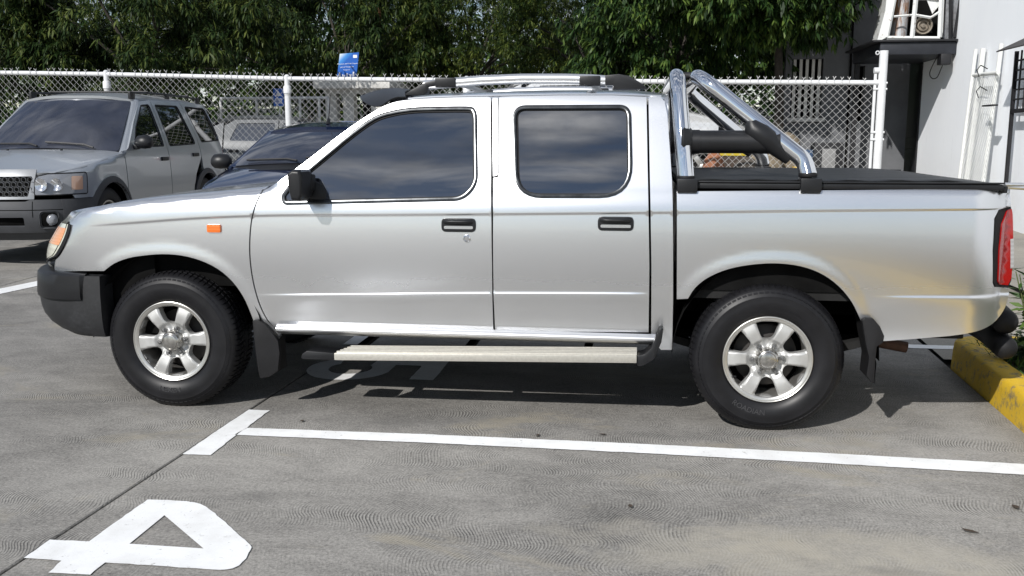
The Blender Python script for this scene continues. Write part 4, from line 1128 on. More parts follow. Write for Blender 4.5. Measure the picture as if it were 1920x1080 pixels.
# ---- mud flaps
fl = [onY(a, b, .02) for a, b in [(476,600),(487,598),(500,607),(512,622),(524,638),(527,660),(524,694),(508,705),(490,708),(486,690),(481,650)]]
def flap(poly, y0, y1, name='mud_flap'):
    for s_ in (0, 1):
        fm = lambda a, b, d: (a, d if not s_ else 2*TC-d, b)
        MB().prism([(p[0], p[2]) for p in poly], fm, y0, y1).build(name, MT['rubber'], truck, bevel=.006)
flap(fl, .0, .03)
rl = [onY(a, b, -.03) for a, b in [(1616,600),(1622,596),(1637,597),(1650,612),(1658,630),(1656,642),(1644,650),(1641,680),(1639,718),(1634,719),(1624,704),(1629,670),(1622,640)]]
flap(rl, -.035, -.005)
for s_ in (0, 1):        # the broad flap face across the tread
    ya, yb = (-.02, .24) if not s_ else (2*TC+.02, 2*TC-.24)
    p = [onY(a, b, 0.) for a, b in [(1624,602),(1630,640),(1638,680),(1634,717)]]
    MB().add([(q[0]+.0, y_, q[2]) for q in p for y_ in (ya, yb)] + [(q[0]+.008, y_, q[2]) for q in p for y_ in (ya, yb)], [(2*i, 2*i+1, 2*i+3, 2*i+2) for i in range(3)] + [(8+2*i, 8+2*i+2, 8+2*i+3, 8+2*i+1) for i in range(3)]).build('mud_flap_face', MT['rubber'], truck, fix=False)
    p = [onY(a, b, .02) for a, b in [(484,600),(500,640),(505,705)]]
    MB().add([(q[0], y_, q[2]) for q in p for y_ in (ya+.04, yb)] + [(q[0]+.01, y_, q[2]) for q in p for y_ in (ya+.04, yb)], [(2*i, 2*i+1, 2*i+3, 2*i+2) for i in range(2)] + [(6+2*i, 6+2*i+2, 6+2*i+3, 6+2*i+1) for i in range(2)]).build('mud_flap_face', MT['rubber'], truck, fix=False)
# ---- side step
SY = -.055
xa, za = onY(626, 664, SY)[[0, 2]]; xb, zb2 = onY(1194, 664, SY)[[0, 2]]
zta, zla = float(onY(626, 662, SY)[2]), float(onY(626, 675.5, SY)[2]); ztb, zlb = float(onY(1194, 667, SY)[2]), float(onY(1194, 681, SY)[2])
zt_, zl_ = (zta+ztb)/2, (zla+zlb)/2
ALS = pbr('worn_step_aluminium', (.52, .50, .45), .42, .6, var=.09, scale=70)
for s_ in (0, 1):
    Y = (lambda y: y) if not s_ else (lambda y: 2*TC-y)
    b_ = MB(); st_w = .12
    b_.add([(xa, Y(SY), zla), (xb, Y(SY), zlb), (xb, Y(SY+st_w), zlb), (xa+.06, Y(SY+st_w), zla), (xa, Y(SY), zta), (xb, Y(SY), ztb), (xb, Y(SY+st_w), ztb+.012), (xa+.06, Y(SY+st_w), zta+.012)], [(0,3,2,1),(4,5,6,7),(0,1,5,4),(1,2,6,5),(2,3,7,6),(3,0,4,7)])
    sp = b_.build('side_step', ALS, truck, bevel=.004)
    for k in range(5):
        y_ = SY+.012+k*.022; u0 = .1*(y_-SY)
        MB().add([(xa+.01+k*.011, Y(y_), zta+u0), (xb, Y(y_), ztb+u0), (xb, Y(y_+.011), ztb+u0), (xa+.015+k*.011, Y(y_+.011), zta+u0), (xa+.01+k*.011, Y(y_+.001), zta+u0+.007), (xb, Y(y_+.001), ztb+u0+.007), (xb, Y(y_+.010), ztb+u0+.007), (xa+.015+k*.011, Y(y_+.010), zta+u0+.007)], [(0,3,2,1),(4,5,6,7),(0,1,5,4),(1,2,6,5),(2,3,7,6),(3,0,4,7)]).build('tread_rib', ALS, sp)
    xc = float(onY(568, 664, SY+.03)[0])
    cap = [(xc, zla+.006), (xc+.01, zla), (xa, zla), (xa, zta), (xc+.03, zta+.006), (xc+.005, zta-.01)]
    MB().prism(cap, lambda a, b, d: (a, Y(d), b), SY+.0, SY+st_w).build('step_end_cap', MT['plastic'], sp, bevel=.01)
    br = [onY(a, b, SY+.04) for a, b in [(1194,664),(1208,662),(1221,650),(1231,625),(1236,613),(1244,613),(1240,640),(1226,672),(1205,684),(1194,684)]]
    MB().prism([(p[0], p[2]) for p in br], lambda a, b, d: (a, Y(d), b), SY+.01, SY+st_w).build('step_end_cap', MT['plastic'], sp, bevel=.008)
    for xx in (.95, 1.5, 2.1):
        MB().box((xx-.02, min(Y(.0), Y(.5)), zl_-.0), (xx+.02, max(Y(.0), Y(.5)), zl_+.02)).build('step_bracket', MT['chassis'], sp)
# ---- door mirror
mir = [(539,325),(548,318),(562,319),(566,328),(567,368),(562,378),(547,376),(541,352)]
for s_ in (0, 1):
    fmY = (lambda y: y) if not s_ else (lambda y: 2*TC-y)
    o0 = [onY(a, b, -.185)[[0, 2]] for a, b in mir]; o1 = [np.array(p)+[.0, 0] for p in o0]
    c_ = np.mean(o0, axis=0); rings = []
    for d, k in ((-.20, .82), (-.193, .95), (-.175, 1.0), (-.08, 1.0), (-.045, .95), (-.03, .85)):
        rings.append([(c_[0]+(p[0]-c_[0])*k, fmY(d), c_[1]+(p[1]-c_[1])*k) for p in o0])
    n_ = len(o0); v = [p for r in rings for p in r]
    f = [(i*n_+k, i*n_+(k+1) % n_, (i+1)*n_+(k+1) % n_, (i+1)*n_+k) for i in range(5) for k in range(n_)] + [tuple(range(n_)), tuple(range(5*n_, 6*n_))]
    mo = MB().add(v, f).build('door_mirror', MT['plastic'], truck, bevel=.011)
    ms = [onY(a, b, .005)[[0, 2]] for a, b in [(562,338),(573,330),(604,346),(613,357),(613,374),(558,378)]]
    MB().prism([tuple(p) for p in ms], lambda a, b, d: (a, fmY(d), b), -.012, .03).build('mirror_sail', MT['plastic'], mo, bevel=.004)
    MB().box((float(c_[0])-.005, min(fmY(-.06), fmY(.0)), float(c_[1])-.04), (float(c_[0])+.035, max(fmY(-.06), fmY(.0)), float(c_[1])+.04)).build('mirror_arm', MT['plastic'], mo, bevel=.01)
    gl_ = [(p[0]*.0+c_[0]+.027, fmY(-.055-.125*t), c_[1]+q) for t, q in ((0,-.065),(1,-.065),(1,.065),(0,.065)) for p in [c_]]
    mk('mirror_glass', gl_, [(0,1,2,3)], MT['mirror'], mo)
# ---- bed cover
VN = NT('black_vinyl')
n1 = VN.noise(5, VN.coord('Object', (.5, 2.2, 1)), 4, .5); n2 = VN.noise(300, VN.coord(), 3)
VN.P(col=(.012, .0125, .013, 1), rough=VN.math('ADD', .40, VN.math('MULTIPLY', n1, .15)), normal=VN.bump(VN.math('ADD', n1, VN.math('MULTIPLY', n2, .05)), .35, .03))
def cover(x, y):
    x = np.asarray(x, float); y = np.asarray(y, float); u = np.abs(y-TC)/.86
    z = 1.180 - .004*np.cos((x-2.5)*9) * (1-u**2) + .006*(1-u**4) - .022*np.clip((u-.94)/.06, 0, 1)**2 - .018*sstep(3.7, 4.0, x) - .012*np.clip((x-3.9)/.06, 0, 1)**2
    z = z + .003*np.sin(x*31+y*9)*np.exp(-((u-1)/.12)**2)
    return (x, y, z)
tz = panel('bed_cover', rpoly([(2.52,.03,.02),(3.945,.03,.05),(3.945,2*TC-.03,.05),(2.52,2*TC-.03,.02)]), cover, (0, 0, 1), VN.m, truck, step=.06, bstep=.05, thick=.025)
for s_ in (0, 1):
    Y0 = .0 if not s_ else 2*TC-.05
    MB().box((2.52, Y0+.008, 1.137), (3.93, Y0+.042, 1.163)).build('cover_rail', MT['plastic'], truck, bevel=.006)
    MB().box((2.52, Y0+.002, 1.165), (3.93, Y0+.03, 1.172)).build('cover_rail_lip', MT['plastic'], truck, bevel=.002)
MB().box((3.92, .03, 1.125), (3.955, 2*TC-.03, 1.155)).build('cover_rear_rail', MT['plastic'], truck, bevel=.005)
MB().tube([onY(1884, 346, .05), onY(1925, 346.5, .05), onY(1960, 348, .05)], .009, 8).build('cover_strap', MT['alu'], truck, smooth=50)
MB().tube([onY(1887, 350, .06), onY(1925, 352.5, .05), onY(1960, 355, .05)], .010, 8).build('cover_strap', MT['alu'], truck, smooth=50)
# ---- roll bar: two chrome hoops over the bed, padded black side tubes
rb = empty('roll_bar', parent=truck)
def fillet(pts, r, n=7):
    out = [Vector(pts[0])]
    for i in range(1, len(pts)-1):
        p = Vector(pts[i]); a = (Vector(pts[i-1])-p); b = (Vector(pts[i+1])-p)
        d = min(r, a.length*.45, b.length*.45); a.normalize(); b.normalize()
        p0, p1 = p+a*d, p+b*d
        for k in range(n+1):
            t = k/n; out.append((1-t)**2*p0+2*t*(1-t)*p+t*t*p1)
    out.append(Vector(pts[-1])); return out
RBY0, RBY1 = .05, .20
def hoop(name, foot, mid, top, r):
    f_ = onY(*foot, RBY0); m_ = [onY(*q, RBY0+.03+.04*i) for i, q in enumerate(mid)]; t_ = onY(*top, RBY1)
    near = [f_] + m_ + [t_]
    mir_ = [(p[0], 2*TC-p[1], p[2]) for p in near[::-1]]
    return tube(name, fillet([tuple(p) for p in near] + mir_, .11), r, MT['chrome'], rb, 24)
hoop('front_hoop', (1286,334), [(1281,270)], (1270,141), .0385)
hoop('rear_hoop', (1516,330), [(1508,300)], (1310,143), .0385)
Yp = .12
a_, b2 = onY(1289, 266, Yp), onY(1462, 268, Yp)
for s_ in (0, 1):
    fy = (lambda p: tuple(p)) if not s_ else (lambda p: (p[0], 2*TC-p[1], p[2]))
    A, B = Vector(fy(a_)), Vector(fy(b2)); B.z = A.z
    pad = MB().tube([A, A.lerp(B, .13), A.lerp(B, .131), A.lerp(B, .6), A.lerp(B, .99)], [.056, .056, .053, .053, .056], 20).build('padded_side_tube', MT['plastic'], rb, smooth=40)
    # front flange and the boot that hugs the slanting hoop
    MB().lathe([(.060, -.012), (.075, -.03), (.085, -.05), (.078, -.062)], 'x', 20, (A.x+.03, A.y, A.z)).build('tube_flange', MT['plastic'], pad, smooth=40)
    p = [Vector(fy(onY(a, b, Yp-.02))) for a, b in [(1411,240),(1440,262),(1480,300)]]
    MB().tube([p[0]+Vector((-.01,0,.03)), p[0], p[0].lerp(p[1], .5), p[1], p[2]], [.025, .044, .050, .050, .025], 16).build('tube_boot', MT['plastic'], pad, smooth=50)
    for (fx, fyp) in ((1288, 347), (1518, 346)):
        q = fy(onY(fx, fyp, .03))
        box('foot_bracket', (q[0]-.046, q[1]-.05, q[2]-.032), (q[0]+.046, q[1]+.05, q[2]+.030), MT['plastic'], rb, bevel=.006)
    for (fx, fyp) in ((1286, 330), (1515, 325)):
        q = fy(onY(fx, fyp, RBY0))
        MB().lathe([(.040, -.016), (.042, -.012), (.042, -.002), (.039, .002)], 'z', 20, q).build('foot_collar', MT['rubber'], rb, smooth=40)
# connecting strap between hoops at the top
q0, q1 = onY(1278, 139, .30), onY(1306, 139, .30)
for yy in (.42, 2*TC-.42):
    MB().tube([(q0[0], yy, q0[2]), (q1[0], yy, q1[2])], .018, 10).build('hoop_link', MT['black_iron'], rb, smooth=50)
# ---- roof rails
for s_ in (0, 1):
    ry = .27 if not s_ else 2*TC-.27
    rr = empty('roof_rail', parent=truck)
    RY = .27
    P_ = lambda a, b: (lambda q: (q[0], ry, q[2]))(onY(a, b, RY))
    bar = [P_(a, b) for a, b in [(795,160),(845,155.5),(905,150.5),(980,147.5),(1060,147.5),(1110,149),(1150,152)]]
    b_ = MB()
    for dz, dy, r in ((0, 0, .015),):
        v = []; n = 12
        for p in bar:
            for k in range(n):
                a = 2*math.pi*k/n; v.append((p[0], p[1]+.024*math.cos(a), p[2]+.024*math.sin(a)))
        b_.add(v, [(i*n+k, i*n+(k+1) % n, (i+1)*n+(k+1) % n, (i+1)*n+k) for i in range(len(bar)-1) for k in range(n)])
    b_.build('rail_bar', MT['alu'], rr, smooth=60)
    for poly in ([(757,180),(775,168),(800,155),(816,151),(832,150.5),(832,160),(805,164),(803,175),(796,178)],
                 [(1135,142),(1160,139.5),(1180,143),(1197,153),(1212,164),(1212,167),(1150,168),(1152,160),(1135,160)]):
        pl = [onY(a, b, RY)[[0, 2]] for a, b in poly]
        MB().prism([tuple(p) for p in pl], lambda a, b, d: (a, d, b), ry-.030, ry+.030).build('rail_mount', MT['plastic'], rr, bevel=.006)
    for xs in ((818, 856, 147, 163), (1087, 1126, 143, 160)):
        a0 = onY(xs[0], xs[3], RY); a1 = onY(xs[1], xs[2], RY)
        box('cross_bar_clamp', (a0[0], ry-.032, (a0[2]+a1[2])/2-.024), (a1[0], ry+.032, (a0[2]+a1[2])/2+.022), MT['plastic'], rr, bevel=.006)
    bs = onY(970, 171, RY); base = [P_(a, b) for a, b in [(770,179),(900,172),(1000,169.5),(1140,168)]]
# cross bars over the roof
for px_ in (838, 1105):
    q = onY(px_, 153, .27)
    v = []; n = 12
    for yy in np.linspace(.29, 2*TC-.29, 9):
        u = (yy-TC)/.6
        for k in range(n):
            a = 2*math.pi*k/n; v.append((q[0]+.026*math.cos(a), yy, q[2]-.012+.012*math.sin(a)+.018*(1-u*u)))
    MB().add(v, [(i*n+k, i*n+(k+1) % n, (i+1)*n+(k+1) % n, (i+1)*n+k) for i in range(8) for k in range(n)]).build('roof_cross_bar', MT['alu'], truck, smooth=60)
# ---- rear tube bumper
BX = 4.12
cu, cl = onX(1903, 607, BX+.03), onX(1903, 656, BX+.03)
for cpt, r_ in ((cu, .062), (cl, .058)):
    m_ = []
    for t in np.linspace(0, 1, 15):
        yy = float(cpt[1])+(2*(TC-float(cpt[1])))*t
        m_.append((BX+.05*math.sin(math.pi*t), yy, float(cpt[2])))
    rs = [r_*.25, r_*.75, r_*.97] + [r_]*9 + [r_*.97, r_*.75, r_*.25]
    m_[1] = (m_[0][0], m_[0][1]+.012, m_[0][2]); m_[2] = (m_[0][0], m_[0][1]+.04, m_[0][2]); m_[-2] = (m_[-1][0], m_[-1][1]-.012, m_[-1][2]); m_[-3] = (m_[-1][0], m_[-1][1]-.04, m_[-1][2])
    MB().tube(m_, rs, 20).build('rear_bumper_tube', MT['rubber'], truck, smooth=60)
for yy in (.62, 2*TC-.62):
    MB().box((3.75, yy-.04, .45), (4.08, yy+.04, .58)).build('bumper_bracket', MT['chassis'], truck, bevel=.01)

# ------------------------------------------------------------------ wheels
def text_mesh(body, size, depth, fmap, name, mat, parent, bevel=0):
    cu_ = bpy.data.curves.new(name, 'FONT'); cu_.body = body; cu_.size = size; cu_.extrude = depth; cu_.align_x = 'CENTER'; cu_.align_y = 'CENTER'
    cu_.resolution_u = 3
    tmp = bpy.data.objects.new(name+'_tmp', cu_); COL.objects.link(tmp)
    bpy.context.view_layer.update()
    me = bpy.data.meshes.new_from_object(tmp.evaluated_get(bpy.context.evaluated_depsgraph_get()))
    bpy.data.objects.remove(tmp); bpy.data.curves.remove(cu_)
    me.name = name
    for v in me.vertices: v.co = fmap(*v.co)
    me.materials.clear(); me.materials.append(mat)
    return link(bpy.data.objects.new(name, me), parent)
RIM, TR = .2087, .3575
TYRE = NT('tyre_rubber')
tn = TYRE.noise(7, TYRE.coord(), 6, .6)
TYRE.P(col=TYRE.ramp(tn, [(.3, (.005, .005, .006, 1)), (.75, (.011, .011, .013, 1))]), rough=TYRE.math('ADD', .33, TYRE.math('MULTIPLY', tn, .22)), spec=.3)
RIMF = pbr('alloy_face', (.50, .50, .49), .50, .65, var=.08, scale=18)
HUB = pbr('dull_hub_cap', (.42, .41, .39), .24, .9, var=.35, scale=35)
def make_wheel(word, word_at):
    w = empty('wheel', parent=truck)
    tp = [(.200, .014), (.2085, .004), (.216, -.004), (.232, -.016), (.255, -.024), (.282, -.026), (.300, -.022), (.304, -.0225), (.308, -.0195), (.330, -.010), (.342, .002), (.3485, .016), (.3505, .03),
          (.352, .06), (.353, .10), (.352, .15), (.3505, .19), (.348, .20), (.340, .214), (.330, .226), (.30, .236), (.26, .236), (.215, .22), (.20, .205)]
    b_ = MB().lathe(tp, 'y', 96)
    n = 78                                                           # tread blocks
    def blk(a0, a1, y0, y1, r0, r1, sk=0):
        v = []
        for r in (r0, r1):
            for a, y in ((a0, y0), (a1, y0), (a1+sk, y1), (a0+sk, y1)):
                v.append((r*math.cos(a), y, r*math.sin(a)))
        b_.add(v, [(4,5,6,7),(0,1,5,4),(1,2,6,5),(2,3,7,6),(3,0,4,7)])
    da = 2*math.pi/n
    for k in range(n):
        a = k*da
        v = []
        for (r, y) in ((.322, -.0165), (.338, -.0025), (.3500, .013), (.3545, .024), (.356, .045)):   # shoulder lugs curl over the sidewall
            for aa in (a, a+da*.74): v.append((r*math.cos(aa), y, r*math.sin(aa)))
        for (r, y) in ((.316, -.010), (.332, .004), (.342, .02), (.346, .03), (.346, .045)):
            for aa in (a, a+da*.74): v.append((r*math.cos(aa), y, r*math.sin(aa)))
        f = [(2*i, 2*i+1, 2*i+3, 2*i+2) for i in range(4)] + [(2*i, 2*i+2, 2*i+12, 2*i+10) for i in range(4)] + [(2*i+1, 2*i+11, 2*i+13, 2*i+3) for i in range(4)] + [(0, 10, 11, 1), (8, 9, 19, 18)]
        b_.add(v, f)
        blk(a+da*.2, a+da*.86, .053, .086, .345, TR, da*.25)
        blk(a+da*.5, a+da*1.16, .094, .127, .345, TR+.0005, -da*.25)
        blk(a+da*.1, a+da*.76, .135, .168, .345, TR, da*.25)
        blk(a+da*.3, a+da*.9, .176, .204, .340, TR-.001)
    ty = b_.build('tyre', TYRE.m, w, fix=False); auto_smooth(ty, 30)
    # raised lettering on the sidewall
    def bend(x, y, z, rr=.2555, a0=word_at):
        a = a0 + x/rr; r = rr - y
        return (r*math.cos(a), -.0245-max(0, z)*.9+.001, r*math.sin(a))
    LET = pbr('worn_tyre_lettering', (.035, .035, .038), .3, 0, var=.3)
    text_mesh(word, .036, .0022, lambda x, y, z: bend(x, y, z), 'tyre_lettering', LET, ty)
    text_mesh('255/70 R15', .018, .0012, lambda x, y, z: bend(x, y, z, .258, word_at+math.pi*.95), 'tyre_lettering', TYRE.m, ty)
    # rim: lip, barrel
    MB().lathe([(.2005, .020), (.2085, .012), (.2090, -.003), (.2075, -.0075), (.2050, -.0085), (.2020, -.0070), (.2005, -.0045), (.1990, -.0045), (.1880, -.0005), (.1850, .003), (.1835, .012), (.182, .05), (.178, .12), (.186, .20)], 'y', 96).build('rim', MT['alloy'], w, smooth=30, fix=False)
    # spoked face: a dished disc with six windows
    def dish(a, b):
        a = np.asarray(a, float); b = np.asarray(b, float); r = np.hypot(a, b)
        y = .010 - .010*np.exp(-((r-.145)/.045)**2) + .012*sstep(.102, .080, r) - .004*sstep(.066, .058, r)
        th = np.arctan2(b, a)
        k = (th-SP0)/(math.pi/3); d = np.abs(k-np.round(k))*math.pi/3*r         # distance from the spoke's middle line
        y = y + .014*np.clip((d-(.020+.10*(r-.09)))/.012, 0, 1)**1.3*sstep(.19, .175, r)
        return (a, y, b)
    SP0 = math.radians(2)
    wins = []
    for k in range(6):
        t0 = SP0 + math.pi/6 + k*math.pi/3
        pts = []
        for (r, hwid) in ((.187, .052), (.165, .049), (.130, .036), (.100, .024), (.088, .012)): pts.append((r, hwid))
        loop = [(.1800, -.052), (.1812, 0), (.1800, .052)] + [(.165, .052), (.135, .041), (.112, .032), (.096, .019), (.091, 0), (.096, -.019), (.112, -.032), (.135, -.041), (.165, -.052)]
        lp = cr(loop + [loop[0]], 3)[:-1]
        wins.append([((r)*math.cos(t0)-q*math.sin(t0), r*math.sin(t0)+q*math.cos(t0)) for r, q in lp])
    circ = [(.1865*math.cos(a), .1865*math.sin(a)) for a in np.linspace(0, 2*math.pi, 72, endpoint=False)]
    sp = panel('spokes', circ, dish, (0, -1, 0), RIMF, w, step=.008, bstep=.009, holes=wins, thick=.04, fdir=(0, 1, 0))
    # dark brake drum behind
    MB().lathe([(.001, .10), (.135, .10), (.15, .108), (.15, .17)], 'y', 40).build('brake_drum', pbr('brake_drum_grey', (.035, .032, .030), .6, .4, var=.3), w, smooth=30)
    MB().lathe([(.15, .168), (.186, .168)], 'y', 40).build('wheel_backing', MT['dark'], w)
    # hub cap and nuts
    MB().lathe([(.0001, -.026), (.028, -.026), (.036, -.023), (.038, -.020), (.040, -.022), (.046, -.018), (.049, -.008), (.054, -.002), (.056, .03)], 'y', 40).build('hub_cap', HUB, w, smooth=25)
    for k in range(6):
        a = SP0 + k*math.pi/3 + .06
        c = (.0695*math.cos(a), 0, .0695*math.sin(a))
        MB().lathe([(.0135, .012), (.0135, .004), (.0115, .004)], 'y', 16, c).lathe([(.0001, -.006), (.005, -.0055), (.0085, -.002), (.009, .014)], 'y', 6, c).build('lug_nut', MT['bolt'], w, smooth=25)
    va = math.radians(212)
    MB().tube([(.185*math.cos(va), .02, .185*math.sin(va)), (.168*math.cos(va), -.002, .168*math.sin(va))], .0045, 8).build('valve_stem', MT['rubber'], w, smooth=40)
    return w
wf = make_wheel('NEXEN', math.radians(264)); wf.location = (0, 0, .345); wf.scale = (.9872, .9872, .9872); wf.rotation_euler = (0, math.radians(-3), 0)
wr = make_wheel('ROADIAN', math.radians(252)); wr.location = (2.95, 0, .345); wr.scale = (.9872, .9872, .9872); wr.rotation_euler = (0, math.radians(1), 0)
for src, x_ in ((wf, 0), (wr, 2.95)):
    c_ = copy_tree(src, truck); c_.location = (x_, 2*TC, .345); c_.rotation_euler = (0, .3, math.pi)
# ================================================================== the other cars
MT['reflector'] = pbr('lamp_reflector', (.75, .76, .78), .12, .9, var=.1, scale=30)
MT['lamp_glass'] = lens('headlamp_glass', (.20, .21, .23, 1), .06, 0)
TYRE_CAR = pbr('car_tyre', (.010, .010, .011), .6, 0, var=.3, scale=10)
def car_wheel(root, x, y, R, outer, mat):
    w = empty('wheel', (x, y, R), 0 if outer < 0 else math.pi, root)
    MB().lathe([(R*.60, .03), (R*.66, .0), (R*.80, -.012), (R*.93, .0), (R*.985, .02), (R, .05), (R, .17), (R*.96, .20), (R*.7, .21)], 'y', 40).build('tyre', TYRE_CAR, w, smooth=40, fix=False)
    MB().lathe([(R*.62, .03), (R*.62, .012), (R*.58, .012), (R*.56, .05), (R*.54, .14)], 'y', 40).build('rim', mat, w, smooth=30, fix=False)
    b = MB()
    for k in range(5):
        a = 2*math.pi*k/5+.3; M_ = Matrix.Rotation(a, 4, 'Y'); b.box((R*.1, .022, -.032), (R*.57, .045, .032), M_)
    b.lathe([(.001, .01), (R*.16, .014), (R*.2, .03), (R*.2, .06)], 'y', 20)
    b.build('spokes', mat, w, bevel=.006); MB().lathe([(.001, .09), (R*.55, .09)], 'y', 24).build('brake_disc', MT['chassis'], w)
def make_car(name, c):
    root = empty(name, c['loc'], c['rot'])
    hwz = interp(*zip(*c['hw'])); xf = interp(*zip(*c['front'])); xr = interp(*zip(*c['rear'])); n1, n2 = c.get('n1', 2.6), c.get('n2', 3.6); x1, x2 = c['x1'], c['x2']
    htop = interp(*zip(*c['hood']))
    xA, zA, xT, zT = c['wind']; zR = interp(*zip(*c['roof']))
    paint = c['paint']; clad = c.get('clad', paint)
    arches = [(c['wx'][0], c['ar']), (c['wx'][1], c['ar'])]; R = c['R']
    def half(x, z):
        x = np.asarray(x, float); z = np.asarray(z, float); w = hwz(z)
        t = np.clip((x1-x)/(x1-xf(z)), 0, .9999); w = w*np.where(x < x1, (1-t**n1)**(1/n1), 1)
        t = np.clip((x-x2)/(xr(z)-x2), 0, .9999); w = w*np.where(x > x2, (1-t**n2)**(1/n2), 1)
        for ax, ar in arches:
            d = np.abs(np.hypot(x-ax, z-R)-ar); w = w+.022*(1-sstep(0, .09, d))*(z > R*.6)
        w = w - .05*np.clip((z-(htop(np.minimum(x, xA))-.05))/.05, 0, 1.4)**2*(x < xA+.02)
        return w
    sd = lambda x, z: (x, -half(x, z), z)
    def both_(nm, o, mat, par=None, **k):
        a = panel(nm, o, sd, (0, -1, 0), mat, par[0] if par else root, **k); b = mirrored(0, par[1] if par else root); return a, b
    def arch_cut(i, z0, zlo, rev=False):
        ax, ar = arches[i]; a0 = math.asin(max(-1, min(1, (zlo-R)/ar)))
        pts = [(ax+ar*math.cos(a), R+ar*math.sin(a)) for a in np.linspace(a0, math.pi-a0, 18)]
        return pts[::-1] if rev else pts
    for nm, mat, o, hole in c['panels'](arch_cut):
        st = c.get('step', .07)
        pr = both_(nm, o, {'p': paint, 'c': clad}[mat], step=st, bstep=st*.7, holes=[hole] if hole else [], thick=.03, off=.008 if mat == 'c' else 0)
        if hole:
            both_('window_glass', inset(hole, -.004), MT['tint'], pr, step=.12, thick=.005, off=-.012)
            ribbon('window_seal', hole, .018, sd, (0, -1, 0), MT['rubber'], pr[0], off=-.001, h=.004)
        if c.get('handles') and nm in c['handles']:
            hx, hz = c['handles'][nm]; w = float(half(hx, hz))
            for s_, p_ in ((-1, pr[0]), (1, pr[1])): box('door_handle', (hx-.09, min(s_*(w+.02), s_*(w-.01)), hz-.022), (hx+.09, max(s_*(w+.02), s_*(w-.01)), hz+.022), MT['plastic'], p_, bevel=.008)
    # bonnet
    def bon(x, y):
        x = np.asarray(x, float); y = np.asarray(y, float); z0 = htop(x); w = np.maximum(half(x, z0-.06), .05); u = np.clip(np.abs(y)/w, 0, 1.2)
        return (x, y, z0-.012+.05*(1-u**2.4)*sstep(x1-.6, x1+.5, x)-.02*np.clip((u-.9)/.1, 0, 1)**2)
    xs = np.linspace(c['bx'], xA-.03, 12)
    o = [(x, -(float(half(x, float(htop(x))-.05))-.025)) for x in xs]; nose_pts = []
    fr = float(xf(float(htop(c['bx']))-.03))
    w0 = -o[0][1]
    nose_pts = [(c['bx']-(c['bx']-fr-.02)*(1-(k)**2)**.5, w0*k) for k in np.linspace(.93, -.93, 13)]
    o = o[::-1] + [(x, -y) for x, y in nose_pts] + [(x, -y) for x, y in o]
    hood = panel('bonnet', o, bon, (0, 0, 1), paint, root, step=.09, bstep=.06, thick=.025)
    # windscreen, roof
    wb, wt = float(hwz(zA))-.07, float(hwz(zT))-.05
    def scr(u, v):
        u = np.asarray(u, float); v = np.asarray(v, float)
        return (xA+(xT-xA)*v-.13*(1-u**2)*(1-.35*v), u*(wb+(wt-wb)*v), zA+(zT-zA)*v+.02*np.sin(np.pi*v)+.035*(1-u**2))
    panel('windscreen', rpoly([(-1,0,.04),(1,0,.04),(1,1,.06),(-1,1,.06)]), scr, (-1, 0, .6), MT['windscreen'], root, step=.12, bstep=.08, thick=.006)
    panel('cowl', [(-1,-.12),(1,-.12),(1,.03),(-1,.03)], lambda u, v: tuple(q-(.012 if i == 2 else 0) for i, q in enumerate(scr(u, v))), (-1, 0, .6), MT['plastic'], root, step=.1, thick=.01)
    for y0, y1_ in ((-.55, -.02), (.05, .58)):
        p = [scr(y0/wb, .0), scr((y0*.8+y1_*.2)/wb, .045), scr(y1_/wb, .07)]
        wp = MB().tube([(q[0]-.015, q[1], q[2]+.02) for q in p], .011, 6).build('wiper', MT['black_iron'], root, smooth=50)
    rw = c.get('rw', .0)
    xD = c['roof'][-1][0]
    def rfn(x, s):
        x = np.asarray(x, float); s = np.asarray(s, float); a = np.abs(s); z = zR(x)
        w = hwz(z)-.015
        return (x, np.sign(s)*w*(1-(1-a)), z-.02+.062*(1-a**3))
    f_o = [(xT+.0, -1)] + [(x, -1) for x in np.linspace(xT+.1, xD, 10)] + [(xD+.03, -.6), (xD+.05, 0), (xD+.03, .6)] + [(x, 1) for x in np.linspace(xD, xT+.1, 10)] + [(xT, 1), (xT-.07, .6), (xT-.105, 0), (xT-.07, -.6)]
    roof_ = panel('roof', f_o, rfn, (0, 0, 1), paint, root, step=.1, bstep=.08, thick=.03, extra=[(x, s) for x in np.linspace(xT, xD, 14) for s in (-.97, -.92, -.85, .85, .92, .97)])
    # A pillars fill between screen and door frames
    for s_ in (-1, 1):
        v = [(xA-.02, s_*(wb-.01), zA-.03), (xA+.10, s_*(float(half(xA+.12, zA+.02))-.004), zA+.01), (xT, s_*(wt-.01), zT), (xT+.08, s_*(float(hwz(zT))-.004), zT+.012)]
        m = MB(); n = 6; vv = []
        for k in range(n+1):
            t = k/n; a = Vector(v[0]).lerp(Vector(v[2]), t); b = Vector(v[1]).lerp(Vector(v[3]), t); mdl = (a+b)/2+Vector((-.018, s_*.012, .012)); vv += [a, mdl, b]
        m.add(vv, [(3*k+j, 3*k+j+1, 3*k+j+4, 3*k+j+3) for k in range(n) for j in (0, 1)]).build('windscreen_pillar', paint, root, smooth=60, fix=False)
    # front end on the nose curve
    def ns(th, z):
        th = np.asarray(th, float); z = np.asarray(z, float); w = hwz(z); s, q = np.sin(th), np.cos(th)
        return (x1-(x1-xf(z))*np.abs(s)**(2/n1), -w*np.sign(q)*np.abs(q)**(2/n1), z)
    PI = math.pi
    c['nose'](root, ns, PI)
    # tail
    def tlf(y, z):
        y = np.asarray(y, float); z = np.asarray(z, float); w = hwz(z); t = np.clip(np.abs(y)/w, 0, .9999)
        return (x2+(xr(z)-x2)*(1-t**n2)**(1/n2), y, z)
    zs = np.linspace(.3, c['zt'], 12)
    bk = [(-float(hwz(z))*.985, z) for z in zs] + [(float(hwz(z))*.985, z) for z in zs[::-1]]
    rwn = c.get('rear_window')
